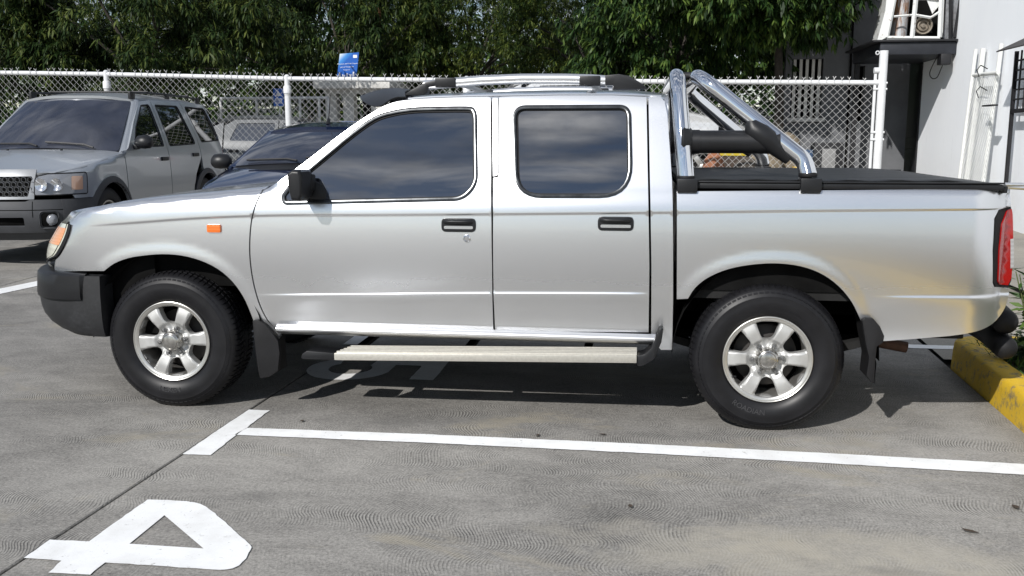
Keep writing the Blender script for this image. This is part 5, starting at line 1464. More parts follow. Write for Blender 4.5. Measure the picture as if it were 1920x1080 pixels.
    tp = panel('tailgate', bk, tlf, (1, 0, 0), paint, root, step=.1, holes=[rwn] if rwn else [], thick=.02)
    if rwn: panel('rear_window', inset(rwn, -.003), tlf, (1, 0, 0), MT['tint'], tp, step=.12, thick=.005, off=-.008)
    both_('tail_light', c['tl'], MT['red_lens'], step=.06, thick=.02, off=.004)
    # dark inside, underside and wheel wells
    gx0, gx1 = xA+.10, xD-.02
    zc_m = float(zA)-.06
    wl_, wu_ = float(hwz(zc_m))-.10, float(hwz(zT))-.10
    MB().add([(gx0, -wl_, zc_m), (gx1+.25, -wl_, zc_m), (gx1+.25, wl_, zc_m), (gx0, wl_, zc_m), (xT+.08, -wu_, zT-.03), (gx1, -wu_, zT-.03), (gx1, wu_, zT-.03), (xT+.08, wu_, zT-.03)], [(0,3,2,1),(4,5,6,7),(0,1,5,4),(1,2,6,5),(2,3,7,6),(3,0,4,7)]).build('cabin_interior', MT['dark'], root)
    lo_ = c['sill']
    w_ = float(hwz(.5))-.10
    MB().box((.25, -w_+.17, lo_), (xr(.5)-.2, w_-.17, min(htop(.5), .8)-.08)).box((arches[0][0]+arches[0][1]+.02, -w_, lo_+.02), (arches[1][0]-arches[1][1]-.02, w_, .9)).build('underbody', MT['dark'], root)
    for s_ in (-1, 1):
        for wx in c['wx']: car_wheel(root, wx, s_*(float(hwz(R))-.015), R, s_, c.get('rim', MT['alloy']))
    # mirrors
    mx, mz = c['mirror']; w = float(half(mx+.1, mz))
    for s_ in (-1, 1):
        rings = []; 
        for d, k in ((.03, .5), (.06, .9), (.13, 1.0), (.19, .9), (.215, .55)):
            rings.append([(mx+.05+.075*k*math.cos(a), s_*(w+d), mz+.02+.085*k*math.sin(a)*(1 if math.sin(a) > 0 else .75)) for a in np.linspace(0, 2*PI, 12, endpoint=False)])
        vv = [p for r in rings for p in r]
        MB().add(vv, [(i*12+k, i*12+(k+1) % 12, (i+1)*12+(k+1) % 12, (i+1)*12+k) for i in range(4) for k in range(12)] + [tuple(range(12)), tuple(range(48, 60))]).build('door_mirror', c.get('mirror_mat', MT['plastic']), root, smooth=60)
        box('mirror_stalk', (mx+.02, min(s_*(w-.03), s_*(w+.06)), mz-.05), (mx+.10, max(s_*(w-.03), s_*(w+.06)), mz), MT['plastic'], root, bevel=.01)
    return root, half, ns, scr, rfn
# -------- grey-silver SUV
def suv_panels(A):
    f = [(.34,.60),(.34,.885),(.6,.945),(.9,.99),(1.22,1.035),(1.235,.46)] + [(1.235,.48)]
    f = [(.30,.62),(.24,.80),(.24,.86),(.45,.925),(.8,.985),(1.225,1.045),(1.225,.47),(1.24,.47)] + [p for p in A(0, .6, .62) if p[1] > .47]
    fd = [(1.24,.47),(2.36,.47),(2.36,1.625),(2.05,1.60),(1.70,1.36),(1.36,1.085),(1.24,1.045)]
    rd = [(2.375,.47),(3.02,.47),(3.05,.60),(3.14,.76),(3.27,.88),(3.35,.96),(3.35,1.20),(3.23,1.635),(2.375,1.625)]
    q = [(3.365,.96),(3.5,.82),(3.9,.70),(3.98,.55),(4.36,.55),(4.40,.9),(4.30,1.35),(4.12,1.64),(3.245,1.637),(3.365,1.20)]
    q = [(3.365,.97)] + [p for p in A(1, .6, .62, True) if p[0] > 3.36] + [(4.36,.62),(4.40,.9),(4.31,1.35),(4.14,1.62),(3.245,1.637),(3.365,1.20)]
    cl = [(.16,.27),(.10,.45),(.16,.60)] + [(.42,.615)] + [(p[0], p[1]) for p in A(0, .6, .40, True)]
    cf = [(.20,.30),(.20,.615),(.44,.615)] + [(.86-.40*math.cos(a), .35+.40*math.sin(a)) for a in np.linspace(.72, 0.02, 6)] + [(.45,.30)]
    lip = lambda ax: [(ax-.46*math.cos(a), .35+.46*math.sin(a)) for a in np.linspace(.05, math.pi-.05, 22)] + [(ax-.40*math.cos(a), .35+.40*math.sin(a)) for a in np.linspace(math.pi-.05, .05, 22)]
    sill = [(1.30,.30),(3.02,.30),(3.02,.465),(1.30,.465)]
    return [('fender', 'p', f, None), ('front_door', 'p', fd, rpoly([(1.52,1.10,.03),(2.29,1.10,.03),(2.29,1.57,.04),(2.07,1.555,.06),(1.72,1.31,.05)])),
            ('rear_door', 'p', rd, rpoly([(2.45,1.10,.03),(3.25,1.12,.03),(3.10,1.575,.04),(2.45,1.57,.03)])),
            ('rear_quarter', 'p', q, rpoly([(3.47,1.14,.03),(4.16,1.16,.06),(3.96,1.57,.06),(3.32,1.575,.04)])),
            ('wheel_arch_trim', 'c', lip(.86), None), ('wheel_arch_trim', 'c', lip(3.48), None), ('sill_trim', 'c', sill, None), ('bumper_corner', 'c', cf, None),
            ('rear_bumper_corner', 'c', [(3.95,.32),(4.30,.32),(4.36,.61),(3.93,.61)], None)]
def suv_nose(root, ns, PI):
    bum = panel('front_bumper', [(.62,.30),(PI-.62,.30),(PI-.62,.615),(PI-1.15,.615),(PI-1.20,.60),(1.20,.60),(1.15,.615),(.62,.615)], ns, (-1, 0, 0), MT['cladding'], root, step=.06, thick=.03, holes=[rpoly([(1.22,.36,.02),(PI-1.22,.36,.02),(PI-1.22,.45,.02),(1.22,.45,.02)])])
    panel('lower_grille', [(1.2,.34),(PI-1.2,.34),(PI-1.2,.47),(1.2,.47)], ns, (-1, 0, 0), MT['dark'], bum, step=.1, thick=0, off=-.05)
    panel('lower_lip', [(.62,.22),(PI-.62,.22),(PI-.62,.30),(.62,.30)], lambda t, z: tuple(q+(.06 if i == 0 else 0) for i, q in enumerate(ns(t, z))), (-1, 0, 0), MT['cladding'], bum, step=.08, thick=.02)
    panel('bumper_groove', [(.62,.515),(PI-.62,.515),(PI-.62,.522),(.62,.522)], ns, (-1, 0, 0), MT['dark'], bum, step=.05, thick=0, off=.002)
    for s_ in (0, 1):
        mp = ns if not s_ else (lambda t, z: (lambda q: (q[0], -q[1], q[2]))(ns(t, z)))
        panel('bumper_groove', [(1.115,.45),(1.122,.45),(1.122,.60),(1.115,.60)], mp, (-1, 0, 0), MT['dark'], bum, step=.05, thick=0, off=.002)
        fr = panel('fog_light_recess', rpoly([(.82,.36,.03),(1.02,.36,.03),(1.02,.49,.04),(.82,.49,.04)], 6), mp, (-.7, -.7 if not s_ else .7, 0), MT['dark'], bum, step=.05, thick=.0, off=.003)
        c0 = mp(np.array([.90]), np.array([.425])); c0 = (float(c0[0][0]), float(c0[1][0]), float(c0[2][0]))
        MB().lathe([(.001, -.03), (.03, -.028), (.045, -.015), (.05, .0), (.055, -.005), (.058, .02)], 'x', 20, c0).build('fog_light', MT['lamp_glass'], bum, smooth=50)
        ribbon('fog_light_ring', rpoly([(.80,.345,.04),(1.04,.345,.04),(1.04,.505,.05),(.80,.505,.05)], 6), .012, mp, (-.7, -.7 if not s_ else .7, 0), MT['cladding'], bum, off=.004, h=.012)
        hl_o = rpoly([(.36,.66,.02),(1.10,.655,.03),(1.10,.83,.05),(.95,.855,.03),(.36,.865,.05)], 5)
        hl = panel('headlight', hl_o, mp, (-.7, -.7 if not s_ else .7, 0), MT['lamp_glass'], root, step=.04, thick=.03, off=.006)
        ribbon('headlight_seal', hl_o, .012, mp, (-.7, -.7 if not s_ else .7, 0), MT['rubber'], hl, off=.006, h=.003)
        for th in (.80, 1.0):
            p0 = [float(np.asarray(q).ravel()[0]) for q in mp(np.array([th]), np.array([.755]))]
            MB().lathe([(.001, .012), (.02, .010), (.03, .0), (.05, -.006), (.062, -.014), (.064, -.010)], 'x', 24, (p0[0]-.03, p0[1], p0[2])).build('reflector_bowl', MT['reflector'], hl, smooth=50)
        p0 = [float(np.asarray(q).ravel()[0]) for q in mp(np.array([.58]), np.array([.76]))]
        panel('indicator_lens', rpoly([(.44,.70,.02),(.62,.70,.02),(.62,.83,.02),(.44,.83,.02)]), mp, (-.7, -.7 if not s_ else .7, 0), lens('pale_amber_lens', (.45, .28, .2, 1), .1), hl, step=.05, thick=.0, off=.009)
    panel('nose_panel', [(1.10,.62),(PI-1.10,.62),(PI-1.10,.90),(1.10,.90)], ns, (-1, 0, 0), pbr('grille_surround', (.22, .23, .245), .4, .3), root, step=.05, thick=.02, holes=[rpoly([(1.17,.645,.02),(PI-1.17,.645,.02),(PI-1.13,.835,.02),(1.13,.835,.02)])])
    g = panel('grille', [(1.12,.65),(PI-1.12,.65),(PI-1.10,.825),(1.10,.825)], ns, (-1, 0, 0), MT['dark'], root, step=.08, thick=0, off=-.035)
    # honeycomb bars
    hb = MB(); w = .058
    for r in range(4):
        for k in range(-9, 10):
            y0 = k*w+(w/2 if r % 2 else 0); z0 = .668+r*.045
            if abs(y0) > .50: continue
            pts = [(y0+.027*math.cos(a), z0+.024*math.sin(a)) for a in np.linspace(math.pi/6, 2*math.pi+math.pi/6, 7)]
            xx = float(np.asarray(ns(np.array([math.pi/2]), np.array([z0]))[0]).ravel()[0])+.10*(y0/.6)**2
            hb.tube([(xx, a, b) for a, b in pts], .0055, 4, caps=False)
    stuff(hb.build('honeycomb', MT['bolt'], g, fix=False))
suv_cfg = dict(loc=(-4.05, 4.02, float(zg(0, 5.5))+.02), rot=math.radians(94.0), hw=[(.2,.80),(.35,.87),(.6,.89),(.85,.885),(1.0,.872),(1.10,.85),(1.4,.755),(1.62,.672),(1.70,.64)],
    front=[(.2,.12),(.3,.05),(.45,0),(.6,.015),(.7,.04),(.85,.09),(.95,.16),(1.1,.3)], rear=[(.2,4.36),(.5,4.44),(1.0,4.42),(1.3,4.34),(1.7,4.14)], x1=.75, x2=3.95,
    hood=[(.05,.86),(.2,.885),(.5,.945),(.9,1.01),(1.3,1.06)], bx=.26, wind=(1.26, 1.055, 1.98, 1.60), roof=[(1.9,1.62),(2.3,1.665),(3.0,1.675),(3.7,1.66),(4.12,1.625)],
    paint=MT['suv'], clad=MT['cladding'], wx=(.86, 3.48), ar=.40, R=.35, sill=.30, panels=suv_panels, nose=suv_nose, zt=1.60, rear_window=rpoly([(-.60,1.12,.06),(.60,1.12,.06),(.52,1.52,.06),(-.52,1.52,.06)]),
    tl=[(4.22,.98),(4.40,.98),(4.36,1.22),(4.24,1.26)], mirror=(1.46, 1.12), handles={'front_door': (2.22, .955), 'rear_door': (3.16, .985)}, step=.06)
suv, s_half, s_ns, s_scr, s_rf = make_car('parked_suv', suv_cfg)
suv.scale = (1, 1, 1.04)
tag(suv, 'grey-silver SUV with charcoal bumper and black roof rails parked by the fence', 'car')
for s_ in (-1, 1):
    pts = [(x, s_*.60, 1.715-.02*((x-3.0)/1.0)**2) for x in np.linspace(2.05, 4.0, 9)]
    rr = MB().tube(pts, .012, 8).build('roof_rail', MT['plastic'], suv, smooth=50)
    for x in (2.05, 3.0, 3.98): box('rail_foot', (x-.06, s_*.60-.018, 1.60), (x+.06, s_*.60+.018, 1.71), MT['plastic'], rr, bevel=.012)
for x in (2.45, 3.65): MB().tube([(x, -.62, 1.725), (x, .62, 1.725)], .010, 8).build('roof_cross_bar', MT['plastic'], suv, smooth=50)
# bonnet lines and washer jets
for s_ in (-1, 1): MB().lathe([(.001, .016), (.012, .012), (.014, 0)], 'z', 10, (.98, s_*.30, 1.065)).build('washer_jet', MT['plastic'], suv)
# -------- dark blue car
def blue_panels(A):
    f = [(.30,.55),(.24,.755),(.45,.86),(.8,.945),(1.12,1.005),(1.12,.30),(1.18,.30)] + [p for p in A(0, .5, .32) if p[1] > .32] + [(.36,.32),(.30,.45)]
    fd = [(1.135,.30),(2.20,.30),(2.20,1.40),(1.95,1.385),(1.62,1.235),(1.20,1.035),(1.135,1.005)]
    rd = [(2.215,.30),(2.85,.30),(2.95,.58),(3.10,.72),(3.12,1.30),(2.95,1.40),(2.215,1.40)]
    q = [(3.13,.74)] + [p for p in A(1, .5, .34, True) if p[0] > 3.13] + [(4.02,.36),(4.08,.8),(3.95,.95),(3.55,1.18),(3.14,1.36)]
    return [('fender', 'p', f, None), ('front_door', 'p', fd, rpoly([(1.38,1.05,.03),(2.14,1.04,.03),(2.14,1.34,.03),(1.95,1.335,.05),(1.62,1.18,.05)])),
            ('rear_door', 'p', rd, rpoly([(2.27,1.04,.03),(3.02,1.05,.03),(2.90,1.34,.04),(2.27,1.345,.03)])), ('rear_quarter', 'p', q, None),
            ('sill', 'p', [(1.2,.20),(2.9,.20),(2.9,.29),(1.2,.29)], None)]
def plain_nose(root, ns, PI, paint, z0=.62, z1=.74, top=.82):
    panel('front_bumper', [(.55,.20),(PI-.55,.20),(PI-.55,z0-.02),(.55,z0-.02)], ns, (-1, 0, 0), paint, root, step=.07, thick=.03, holes=[rpoly([(1.15,.26,.03),(PI-1.15,.26,.03),(PI-1.15,.40,.03),(1.15,.40,.03)])])
    panel('lower_grille', [(1.1,.24),(PI-1.1,.24),(PI-1.1,.42),(1.1,.42)], ns, (-1, 0, 0), MT['dark'], root, step=.1, thick=0, off=-.03)
    panel('nose_panel', [(.95,z0-.015),(PI-.95,z0-.015),(PI-.95,top),(.95,top)], ns, (-1, 0, 0), paint, root, step=.06, thick=.02)
    panel('grille', rpoly([(1.2,z0,.02),(PI-1.2,z0,.02),(PI-1.2,z1,.02),(1.2,z1,.02)]), ns, (-1, 0, 0), MT['plastic'], root, step=.06, thick=.01, off=.006)
    for s_ in (0, 1):
        mp = ns if not s_ else (lambda t, z: (lambda q: (q[0], -q[1], q[2]))(ns(t, z)))
        panel('headlight', rpoly([(.40,z0-.01,.03),(1.12,z0-.01,.03),(1.12,z1+.01,.03),(.45,z1+.03,.03)]), mp, (-.7, -.7 if not s_ else .7, 0), MT['lamp_glass'], root, step=.05, thick=.03, off=.006)
blue_cfg = dict(loc=(-.70, 3.05, float(zg(0, 4))), rot=math.radians(94.5), hw=[(.15,.74),(.35,.82),(.55,.84),(.75,.835),(.9,.815),(1.0,.785),(1.2,.69),(1.38,.60),(1.46,.56)],
    front=[(.15,.10),(.3,.02),(.5,0),(.65,.03),(.75,.10),(.85,.2),(1.0,.35)], rear=[(.15,4.05),(.5,4.15),(.9,4.12),(1.1,3.9),(1.4,3.4)], x1=.75, x2=3.6,
    hood=[(.05,.74),(.2,.79),(.5,.885),(.9,.98),(1.25,1.05)], bx=.28, wind=(1.16, 1.05, 1.92, 1.365), roof=[(1.85,1.385),(2.2,1.435),(2.7,1.445),(3.1,1.42),(3.25,1.39)],
    paint=MT['navy'], wx=(.82, 3.32), ar=.36, R=.31, sill=.18, panels=blue_panels, nose=lambda r, n, P: plain_nose(r, n, P, MT['navy']), zt=.95,
    tl=[(3.9,.70),(4.08,.70),(4.06,.88),(3.85,.88)], mirror=(1.28, 1.06), mirror_mat=MT['plastic'], handles={'front_door': (2.05, .86), 'rear_door': (2.95, .88)}, step=.08)
blue, b_half, b_ns, b_scr, b_rf = make_car('parked_car', blue_cfg)
tag(blue, 'dark blue car with roof antenna parked behind the silver pickup truck', 'car')
rwv = lambda u, v: (3.22+.55*np.asarray(v,float)+.06*(1-np.asarray(u,float)**2), np.asarray(u,float)*(.58+.08*np.asarray(v,float)), 1.40-.42*np.asarray(v,float)+.03*(1-np.asarray(u,float)**2))
panel('rear_window', [(-1,0),(1,0),(1,1),(-1,1)], rwv, (1, 0, .6), MT['tint'], blue, step=.12, thick=.006)
ap = b_rf(np.array([2.02]), np.array([.0])); ap = [float(q[0]) for q in ap]
an = MB().tube([(ap[0], 0, ap[2]-.01), (ap[0]+.03, 0, ap[2]+.05), (ap[0]+.035, 0, ap[2]+.06), (ap[0]+.13, 0, ap[2]+.30)], [.030, .014, .006, .004], 8).build('antenna', MT['plastic'], blue, smooth=50)
# light wiper arm shining in the sun
# -------- cars beyond the fence
def bg_panels(A): return blue_panels(A)
def bg_car(name, loc, rot, paint, label, scale=1.0):
    c = dict(blue_cfg); c.update(loc=loc, rot=rot, paint=paint, mirror_mat=paint, step=.12, nose=lambda r, n, P: plain_nose(r, n, P, paint))
    r, *_ = make_car(name, c); r.scale = (scale,)*3; tag(r, label, 'car', 'cars beyond the fence')
    panel('rear_window', [(-1,0),(1,0),(1,1),(-1,1)], rwv, (1, 0, .6), MT['tint'], r, step=.2, thick=.006)
    return r
p = onY(395, 300, 12.0)
bg_car('parked_car', (-1.75, 12.4, .22), math.radians(188), pbr('dull_grey_paint', (.075, .08, .085), .35, .2, coat=.3), 'silver car behind the fence right of the grey SUV', 1.03)
bg_car('parked_car', (-9.8, 12.0, .25), math.radians(172), MT['whitecar'], 'pale car behind the fence at the far left edge', 1.15)
# ================================================================== trees, verge plants, things beyond the fence
def mesh_np(name, V, F, mat, parent=None, mats=None, midx=None):
    V = np.asarray(V, np.float32); F = np.asarray(F, np.int32); n = F.shape[1]
    me = bpy.data.meshes.new(name)
    me.vertices.add(len(V)); me.vertices.foreach_set('co', V.ravel())
    me.loops.add(F.size); me.loops.foreach_set('vertex_index', F.ravel())
    me.polygons.add(len(F)); me.polygons.foreach_set('loop_start', np.arange(0, F.size, n, dtype=np.int32))
    me.materials.append(mat)
    me.update(calc_edges=True)
    return link(bpy.data.objects.new(name, me), parent)
def leaf_mat(name, dark, mid, light, rough=.5, trans=.25):
    t = NT(name)
    r = t.n.new('ShaderNodeNewGeometry').outputs['Random Per Island']
    n = t.noise(1.5, t.pos(), 3, .6)
    v = t.math('ADD', t.math('MULTIPLY', r, .40), t.math('MULTIPLY', n, .80))
    c = t.ramp(v, [(.30, dark+(1,)), (.60, mid+(1,)), (.86, light+(1,))])
    t.P(col=c, rough=rough, spec=.22)
    tr = t.n.new('ShaderNodeBsdfTranslucent'); t.l.new(c, tr.inputs['Color'])
    mx = t.n.new('ShaderNodeMixShader'); mx.inputs[0].default_value = trans
    t.l.new(t.b.outputs[0], mx.inputs[1]); t.l.new(tr.outputs[0], mx.inputs[2]); t.l.new(mx.outputs[0], t.out.inputs[0])
    return t.m
LM = {'willow': leaf_mat('narrow_leaves', (.007, .016, .005), (.024, .048, .012), (.11, .135, .032)),
      'puff': leaf_mat('feathery_leaves', (.007, .017, .005), (.028, .054, .012), (.15, .18, .032)),
      'mango': leaf_mat('broad_leaves', (.007, .018, .006), (.024, .056, .013), (.12, .18, .036)),
      'verge': leaf_mat('verge_leaves', (.02, .05, .012), (.05, .11, .022), (.12, .19, .045))}
BARK = pbr('bark', (.04, .034, .028), .9, 0, var=.4, scale=12, bump=.7, bscale=30)
def unit(v): return v/(np.linalg.norm(v, axis=-1, keepdims=True)+1e-9)
def leaves(base, dirs, length, width, droop):
    """bent blades: base points and directions -> quads (two per leaf)"""
    n = len(base); side = unit(np.cross(dirs, np.array([0, 0, 1.0])+RNG.normal(0, .35, (n, 3))))
    L = length[:, None]; W = width[:, None]
    d2 = unit(dirs+np.array([0, 0, -1.0])*droop[:, None]); d3 = unit(dirs+np.array([0, 0, -2.1])*droop[:, None])
    m = base+dirs*L*.12; a = base+d2*L*.52; t = a+d3*L*.48
    V = np.stack([m-side*W*.12, m+side*W*.12, a+side*W*.5, a-side*W*.5, t+side*W*.06, t-side*W*.06], 1)
    i = np.arange(n)[:, None]*6
    F = np.concatenate([i+np.array([[0, 1, 2, 3]]), i+np.array([[3, 2, 4, 5]])], 0)
    return V.reshape(-1, 3), F
STY = dict(willow=dict(m=10, L=(.14, .25), W=(.028, .044), dr=(.2, .95), sp=.85), puff=dict(m=16, L=(.09, .17), W=(.014, .024), dr=(.1, .6), sp=.9), mango=dict(m=10, L=(.13, .22), W=(.036, .054), dr=(.35, 1.0), sp=.7))
def crown_pts(c, r, nb, nc, zcut):
    """clumps: branch-end blobs over the crown, leaf tufts round each"""
    u = unit(RNG.normal(0, 1, (nb, 3))); rad = RNG.uniform(.25, 1, (nb, 1))**.45
    B = np.array(c)+u*rad*np.array(r)
    B = B[B[:, 2] > zcut]
    k = RNG.integers(0, len(B), nc)
    br = RNG.uniform(.28, .60, (len(B), 1))
    off = unit(RNG.normal(0, 1, (nc, 3)))*RNG.uniform(.2, 1, (nc, 1))**.5*br[k]*np.array([1, 1, .72])
    P = B[k]+off; out = unit(off*np.array([1, 1, 1.1])+.5*(P-np.array(c))/np.array(r)*.6)
    ok = P[:, 2] > zcut-.25
    return P[ok], out[ok], B
def tree(name, base, h, c, r, style, nb, nc, zcut, label, group=None):
    base = np.array(base, float); root = empty(name, base)
    c = np.array(c, float)
    P, out, B = crown_pts(c, r, nb, nc, zcut)
    s = STY[style]; m = s['m']
    base_p = np.repeat(P, m, 0); o = np.repeat(out, m, 0)
    d = unit(o*.55+unit(RNG.normal(0, 1, (len(base_p), 3)))*s['sp'])
    n = len(d)
    V, F = leaves(base_p+RNG.normal(0, .015, (n, 3)), d, RNG.uniform(*s['L'], n), RNG.uniform(*s['W'], n), RNG.uniform(*s['dr'], n))
    cr_o = mesh_np('crown', V-base, F, LM[style], root)
    # trunk and limbs
    t0 = Vector((0, 0, -.05)); top = Vector(tuple(c-base)); fork = Vector((top.x*.3+random.uniform(-.1, .1), top.y*.3, h))
    tb = MB(); tb.tube([t0, t0.lerp(fork, .35)+Vector((random.uniform(-.06,.06), random.uniform(-.06,.06), 0)), t0.lerp(fork, .7), fork], [.11, .09, .075, .07], 10)
    for k in RNG.choice(len(B), min(8, len(B)), replace=False):
        e = Vector(tuple(B[k]-base)); mid = fork.lerp(e, .5)+Vector((random.uniform(-.2,.2), random.uniform(-.2,.2), .25))
        tb.tube([fork, fork.lerp(mid, .5)+Vector((0, 0, .08)), mid, mid.lerp(e, .6), e], [.05, .036, .026, .016, .008], 6)
    tb.build('trunk', BARK, root, smooth=60, fix=False)
    tag(root, label, 'tree', group); return root
def gz1(y): return float(zg(0, y))
TG = 'trees behind the fence'
tree('narrow_leaved_tree', (-11.3, 13.6, gz1(13.6)), 1.9, (-10.9, 13.2, 3.55), (2.9, 1.8, 1.6), 'willow', 90, 3000, 2.05, 'narrow-leaved tree at the far left behind the fence', TG)
tree('narrow_leaved_tree', (-7.2, 13.5, gz1(13.5)), 1.9, (-7.3, 13.0, 3.55), (2.8, 1.8, 1.6), 'willow', 100, 3400, 2.1, 'drooping narrow-leaved tree above the grey SUV', TG)
tree('narrow_leaved_tree', (-4.6, 17.6, gz1(17.6)), 2.0, (-4.7, 17.6, 3.9), (2.7, 1.6, 1.9), 'willow', 100, 3200, 2.2, 'narrow-leaved tree left of the blue signboard', TG)
tree('feathery_tree', (-1.6, 18.4, gz1(18.4)), 2.1, (-1.6, 18.4, 3.9), (2.7, 1.7, 1.9), 'puff', 110, 3000, 2.4, 'feathery rounded tree above the truck cab', TG)
tree('feathery_tree', (1.2, 17.2, gz1(17.2)), 2.1, (1.1, 16.9, 3.9), (2.2, 1.7, 1.8), 'puff', 90, 2400, 2.4, 'feathery tree behind the roof rack, left of the broad-leaved trees', TG)
tree('broad_leaved_tree', (3.1, 14.2, gz1(14.2)), 2.0, (2.9, 13.9, 3.6), (2.1, 1.7, 1.6), 'mango', 90, 2800, 2.1, 'broad-leaved tree above the chrome roll bar', TG)
tree('broad_leaved_tree', (4.9, 13.1, gz1(13.1)), 2.6, (4.3, 12.0, 4.3), (1.9, 1.4, 1.35), 'mango', 100, 4200, 3.0, 'dark broad-leaved tree overhanging the shaded building', TG)
# a farther row closes the background
for i, (x, y, st) in enumerate([(-17, 20, 'willow'), (-11.5, 20.5, 'puff'), (-6.8, 21, 'mango'), (-2.2, 22, 'puff'), (2.6, 21.5, 'willow'), (7.5, 20, 'mango'), (12, 19, 'puff')]):
    lab = ['far tree at the left end of the back row', 'second far tree from the left in the back row', 'far tree behind the gap left of the blue signboard', 'far tree behind the guardhouse roof', 'far tree behind the rounded feathery trees', 'far tree behind the shaded building', 'far tree at the right end of the back row'][i]
    tree('background_tree', (x, y, .5), 2.2, (x, y, 4.2), (3.4, 2.0, 2.1), st, 100, 3200, 2.3, lab, 'far trees of the back row')
# distant scrub that reads as one dark mass
def scrub(x0, x1, y, h, n):
    P = np.stack([RNG.uniform(x0, x1, n), y+RNG.normal(0, 1.0, n), .3+h*RNG.uniform(0, 1, n)**.8*(.75+.25*np.sin(np.linspace(0, 40, n)))], 1)
    d = unit(RNG.normal(0, 1, (n, 3))+np.array([0, 0, .4]))
    return leaves(P, d, RNG.uniform(.25, .45, n), RNG.uniform(.10, .2, n), RNG.uniform(.1, .6, n))
V, F = scrub(-38, 26, 30, 7.2, 56000)
stuff(tag(mesh_np('distant_scrub', V, F, LM['mango']), 'dark distant trees and scrub closing the view beyond the gate', 'vegetation'))

# ---- verge: grass and plants behind the kerb
def grass(n, x0, x1, y0, y1):
    P = np.stack([RNG.uniform(x0, x1, n), RNG.uniform(y0, y1, n)], 1)
    k = np.sin(P[:, 0]*9+1.3)*np.sin(P[:, 1]*7)+RNG.normal(0, .5, n) > -.25; P = P[k]; n = len(P)
    B = np.concatenate([P, vz(P[:, 0], P[:, 1])[:, None]-.01], 1)
    d = unit(np.stack([RNG.normal(0, .45, n), RNG.normal(0, .45, n), np.ones(n)], 1))
    return leaves(B, d, RNG.uniform(.05, .13, n), RNG.uniform(.005, .009, n), RNG.uniform(.05, .5, n))
V, F = grass(9000, 4.33, 5.5, -1.6, 1.45)
stuff(tag(mesh_np('verge_grass', V, F, LM['verge']), 'short green grass on the verge behind the yellow kerb', 'grass'))
def plant(x, y, h, n, label, spread=.16, dark=False):
    z = float(vz(x, y)); root = empty('leafy_plant', (x, y, z)); tag(root, label, 'plant', 'plants on the verge')
    tb = MB(); Bs = []; Ds = []
    for k in range(n):
        a = random.uniform(0, 6.28); t = Vector((spread*math.cos(a)*random.uniform(.3, 1), spread*math.sin(a)*random.uniform(.3, 1), h*random.uniform(.65, 1)))
        tb.tube([(0, 0, -.02), t*.5+Vector((0, 0, .02)), t], [.007, .005, .003], 5)
        for j in range(14):
            f = .2+.8*j/13; Bs.append(tuple(t*f)); an = random.uniform(0, 6.28); Ds.append((math.cos(an), math.sin(an), random.uniform(.1, .9)))
    tb.build('stem', pbr('plant_stem', (.08, .10, .03), .7), root, fix=False)
    m = len(Bs); V, F = leaves(np.array(Bs), unit(np.array(Ds)), RNG.uniform(.07, .14, m), RNG.uniform(.022, .038, m), RNG.uniform(.1, .5, m))
    mesh_np('leaf_cluster', V, F, LM['verge' if not dark else 'mango'], root)
    return root
plant(4.66, 1.42, .46, 11, 'tall leafy plant beside the tail light, behind the rear bumper')
plant(4.42, .95, .22, 10, 'low dark plant spilling over the kerb under the bumper tube', .22, True)
plant(4.50, .62, .16, 8, 'small plant on the verge close to the right edge')
plant(5.1, .75, .34, 7, 'bushy plant on the verge behind the bumper tubes')
plant(5.45, .3, .45, 7, 'plant at the wall-side edge of the verge')

# ---- guardhouse, gate and signs beyond the fence
WHC = pbr('weathered_white_concrete', (.58, .57, .54), .8, 0, var=.2, scale=4, bump=.2)
GY = 16.0
def gb(px, py, Y=GY): return onY(px, py, Y)
gh = empty('guardhouse', (float(gb(650,200)[0]), GY, gz1(GY))); tag(gh, 'small white guardhouse with flat slab roof beyond the fence', 'building')
o_ = np.array(gh.location)
def gbox(nm, a, b, y0, y1, mat, par=gh, bev=0):
    p, q = gb(*a), gb(*b); return box(nm, (min(p[0], q[0])-o_[0], y0, min(p[2], q[2])-o_[2]), (max(p[0], q[0])-o_[0], y1, max(p[2], q[2])-o_[2]), mat, par, bev)
gbox('roof_slab', (601,154), (742,167.5), -.5, 2.2, WHC, gh, .02)
for a in ((615,170), (648,170), (700,170)):
    p = gb(*a); box('column', (p[0]-o_[0], -.2, -.05), (p[0]-o_[0]+.24, .05, gb(615,168)[2]-o_[2]-.003), WHC, gh)
gbox('wall', (618,226), (760,280), -.12, .0, WHC); gbox('beam', (613,168), (720,176), -.22, .07, WHC)
box('back_wall', (-.2, 1.9, 0), (1.4, 2.0, gb(615,168)[2]-o_[2]), MT['chassis'], gh)
# signboard on the roof
SB = NT('blue_printed_board'); sx = SB.n.new('ShaderNodeSeparateXYZ'); SB.l.new(SB.coord('Generated'), sx.inputs[0])
fade = SB.math('ADD', SB.math('MULTIPLY', sx.outputs[0], -1.1), SB.math('MULTIPLY', sx.outputs[2], 1.25))
SB.P(col=SB.ramp(fade, [(.35, (.012, .10, .42, 1)), (.62, (.05, .25, .62, 1)), (.95, (.60, .70, .85, 1))]), rough=.35)
ps = [gb(a, b) for a, b in [(632,144),(668,145),(673,98),(637,101)]]
sg = empty('signboard', tuple(ps[0]-np.array([0, 0, .25]))); tag(sg, 'blue printed signboard with white lettering above the guardhouse roof', 'sign')
s0 = np.array(sg.location)
def bquad(nm, pts, dy, mat, par, th=.03):
    v = [tuple(p-s0+np.array([0, dy, 0])) for p in pts]; v += [tuple(np.array(p)+np.array([0, th, 0])) for p in v]
    return MB().add(v, [(0,1,2,3),(7,6,5,4),(0,4,5,1),(1,5,6,2),(2,6,7,3),(3,7,4,0)]).build(nm, mat, par)
bd = bquad('board', ps, 0, SB.m, sg)
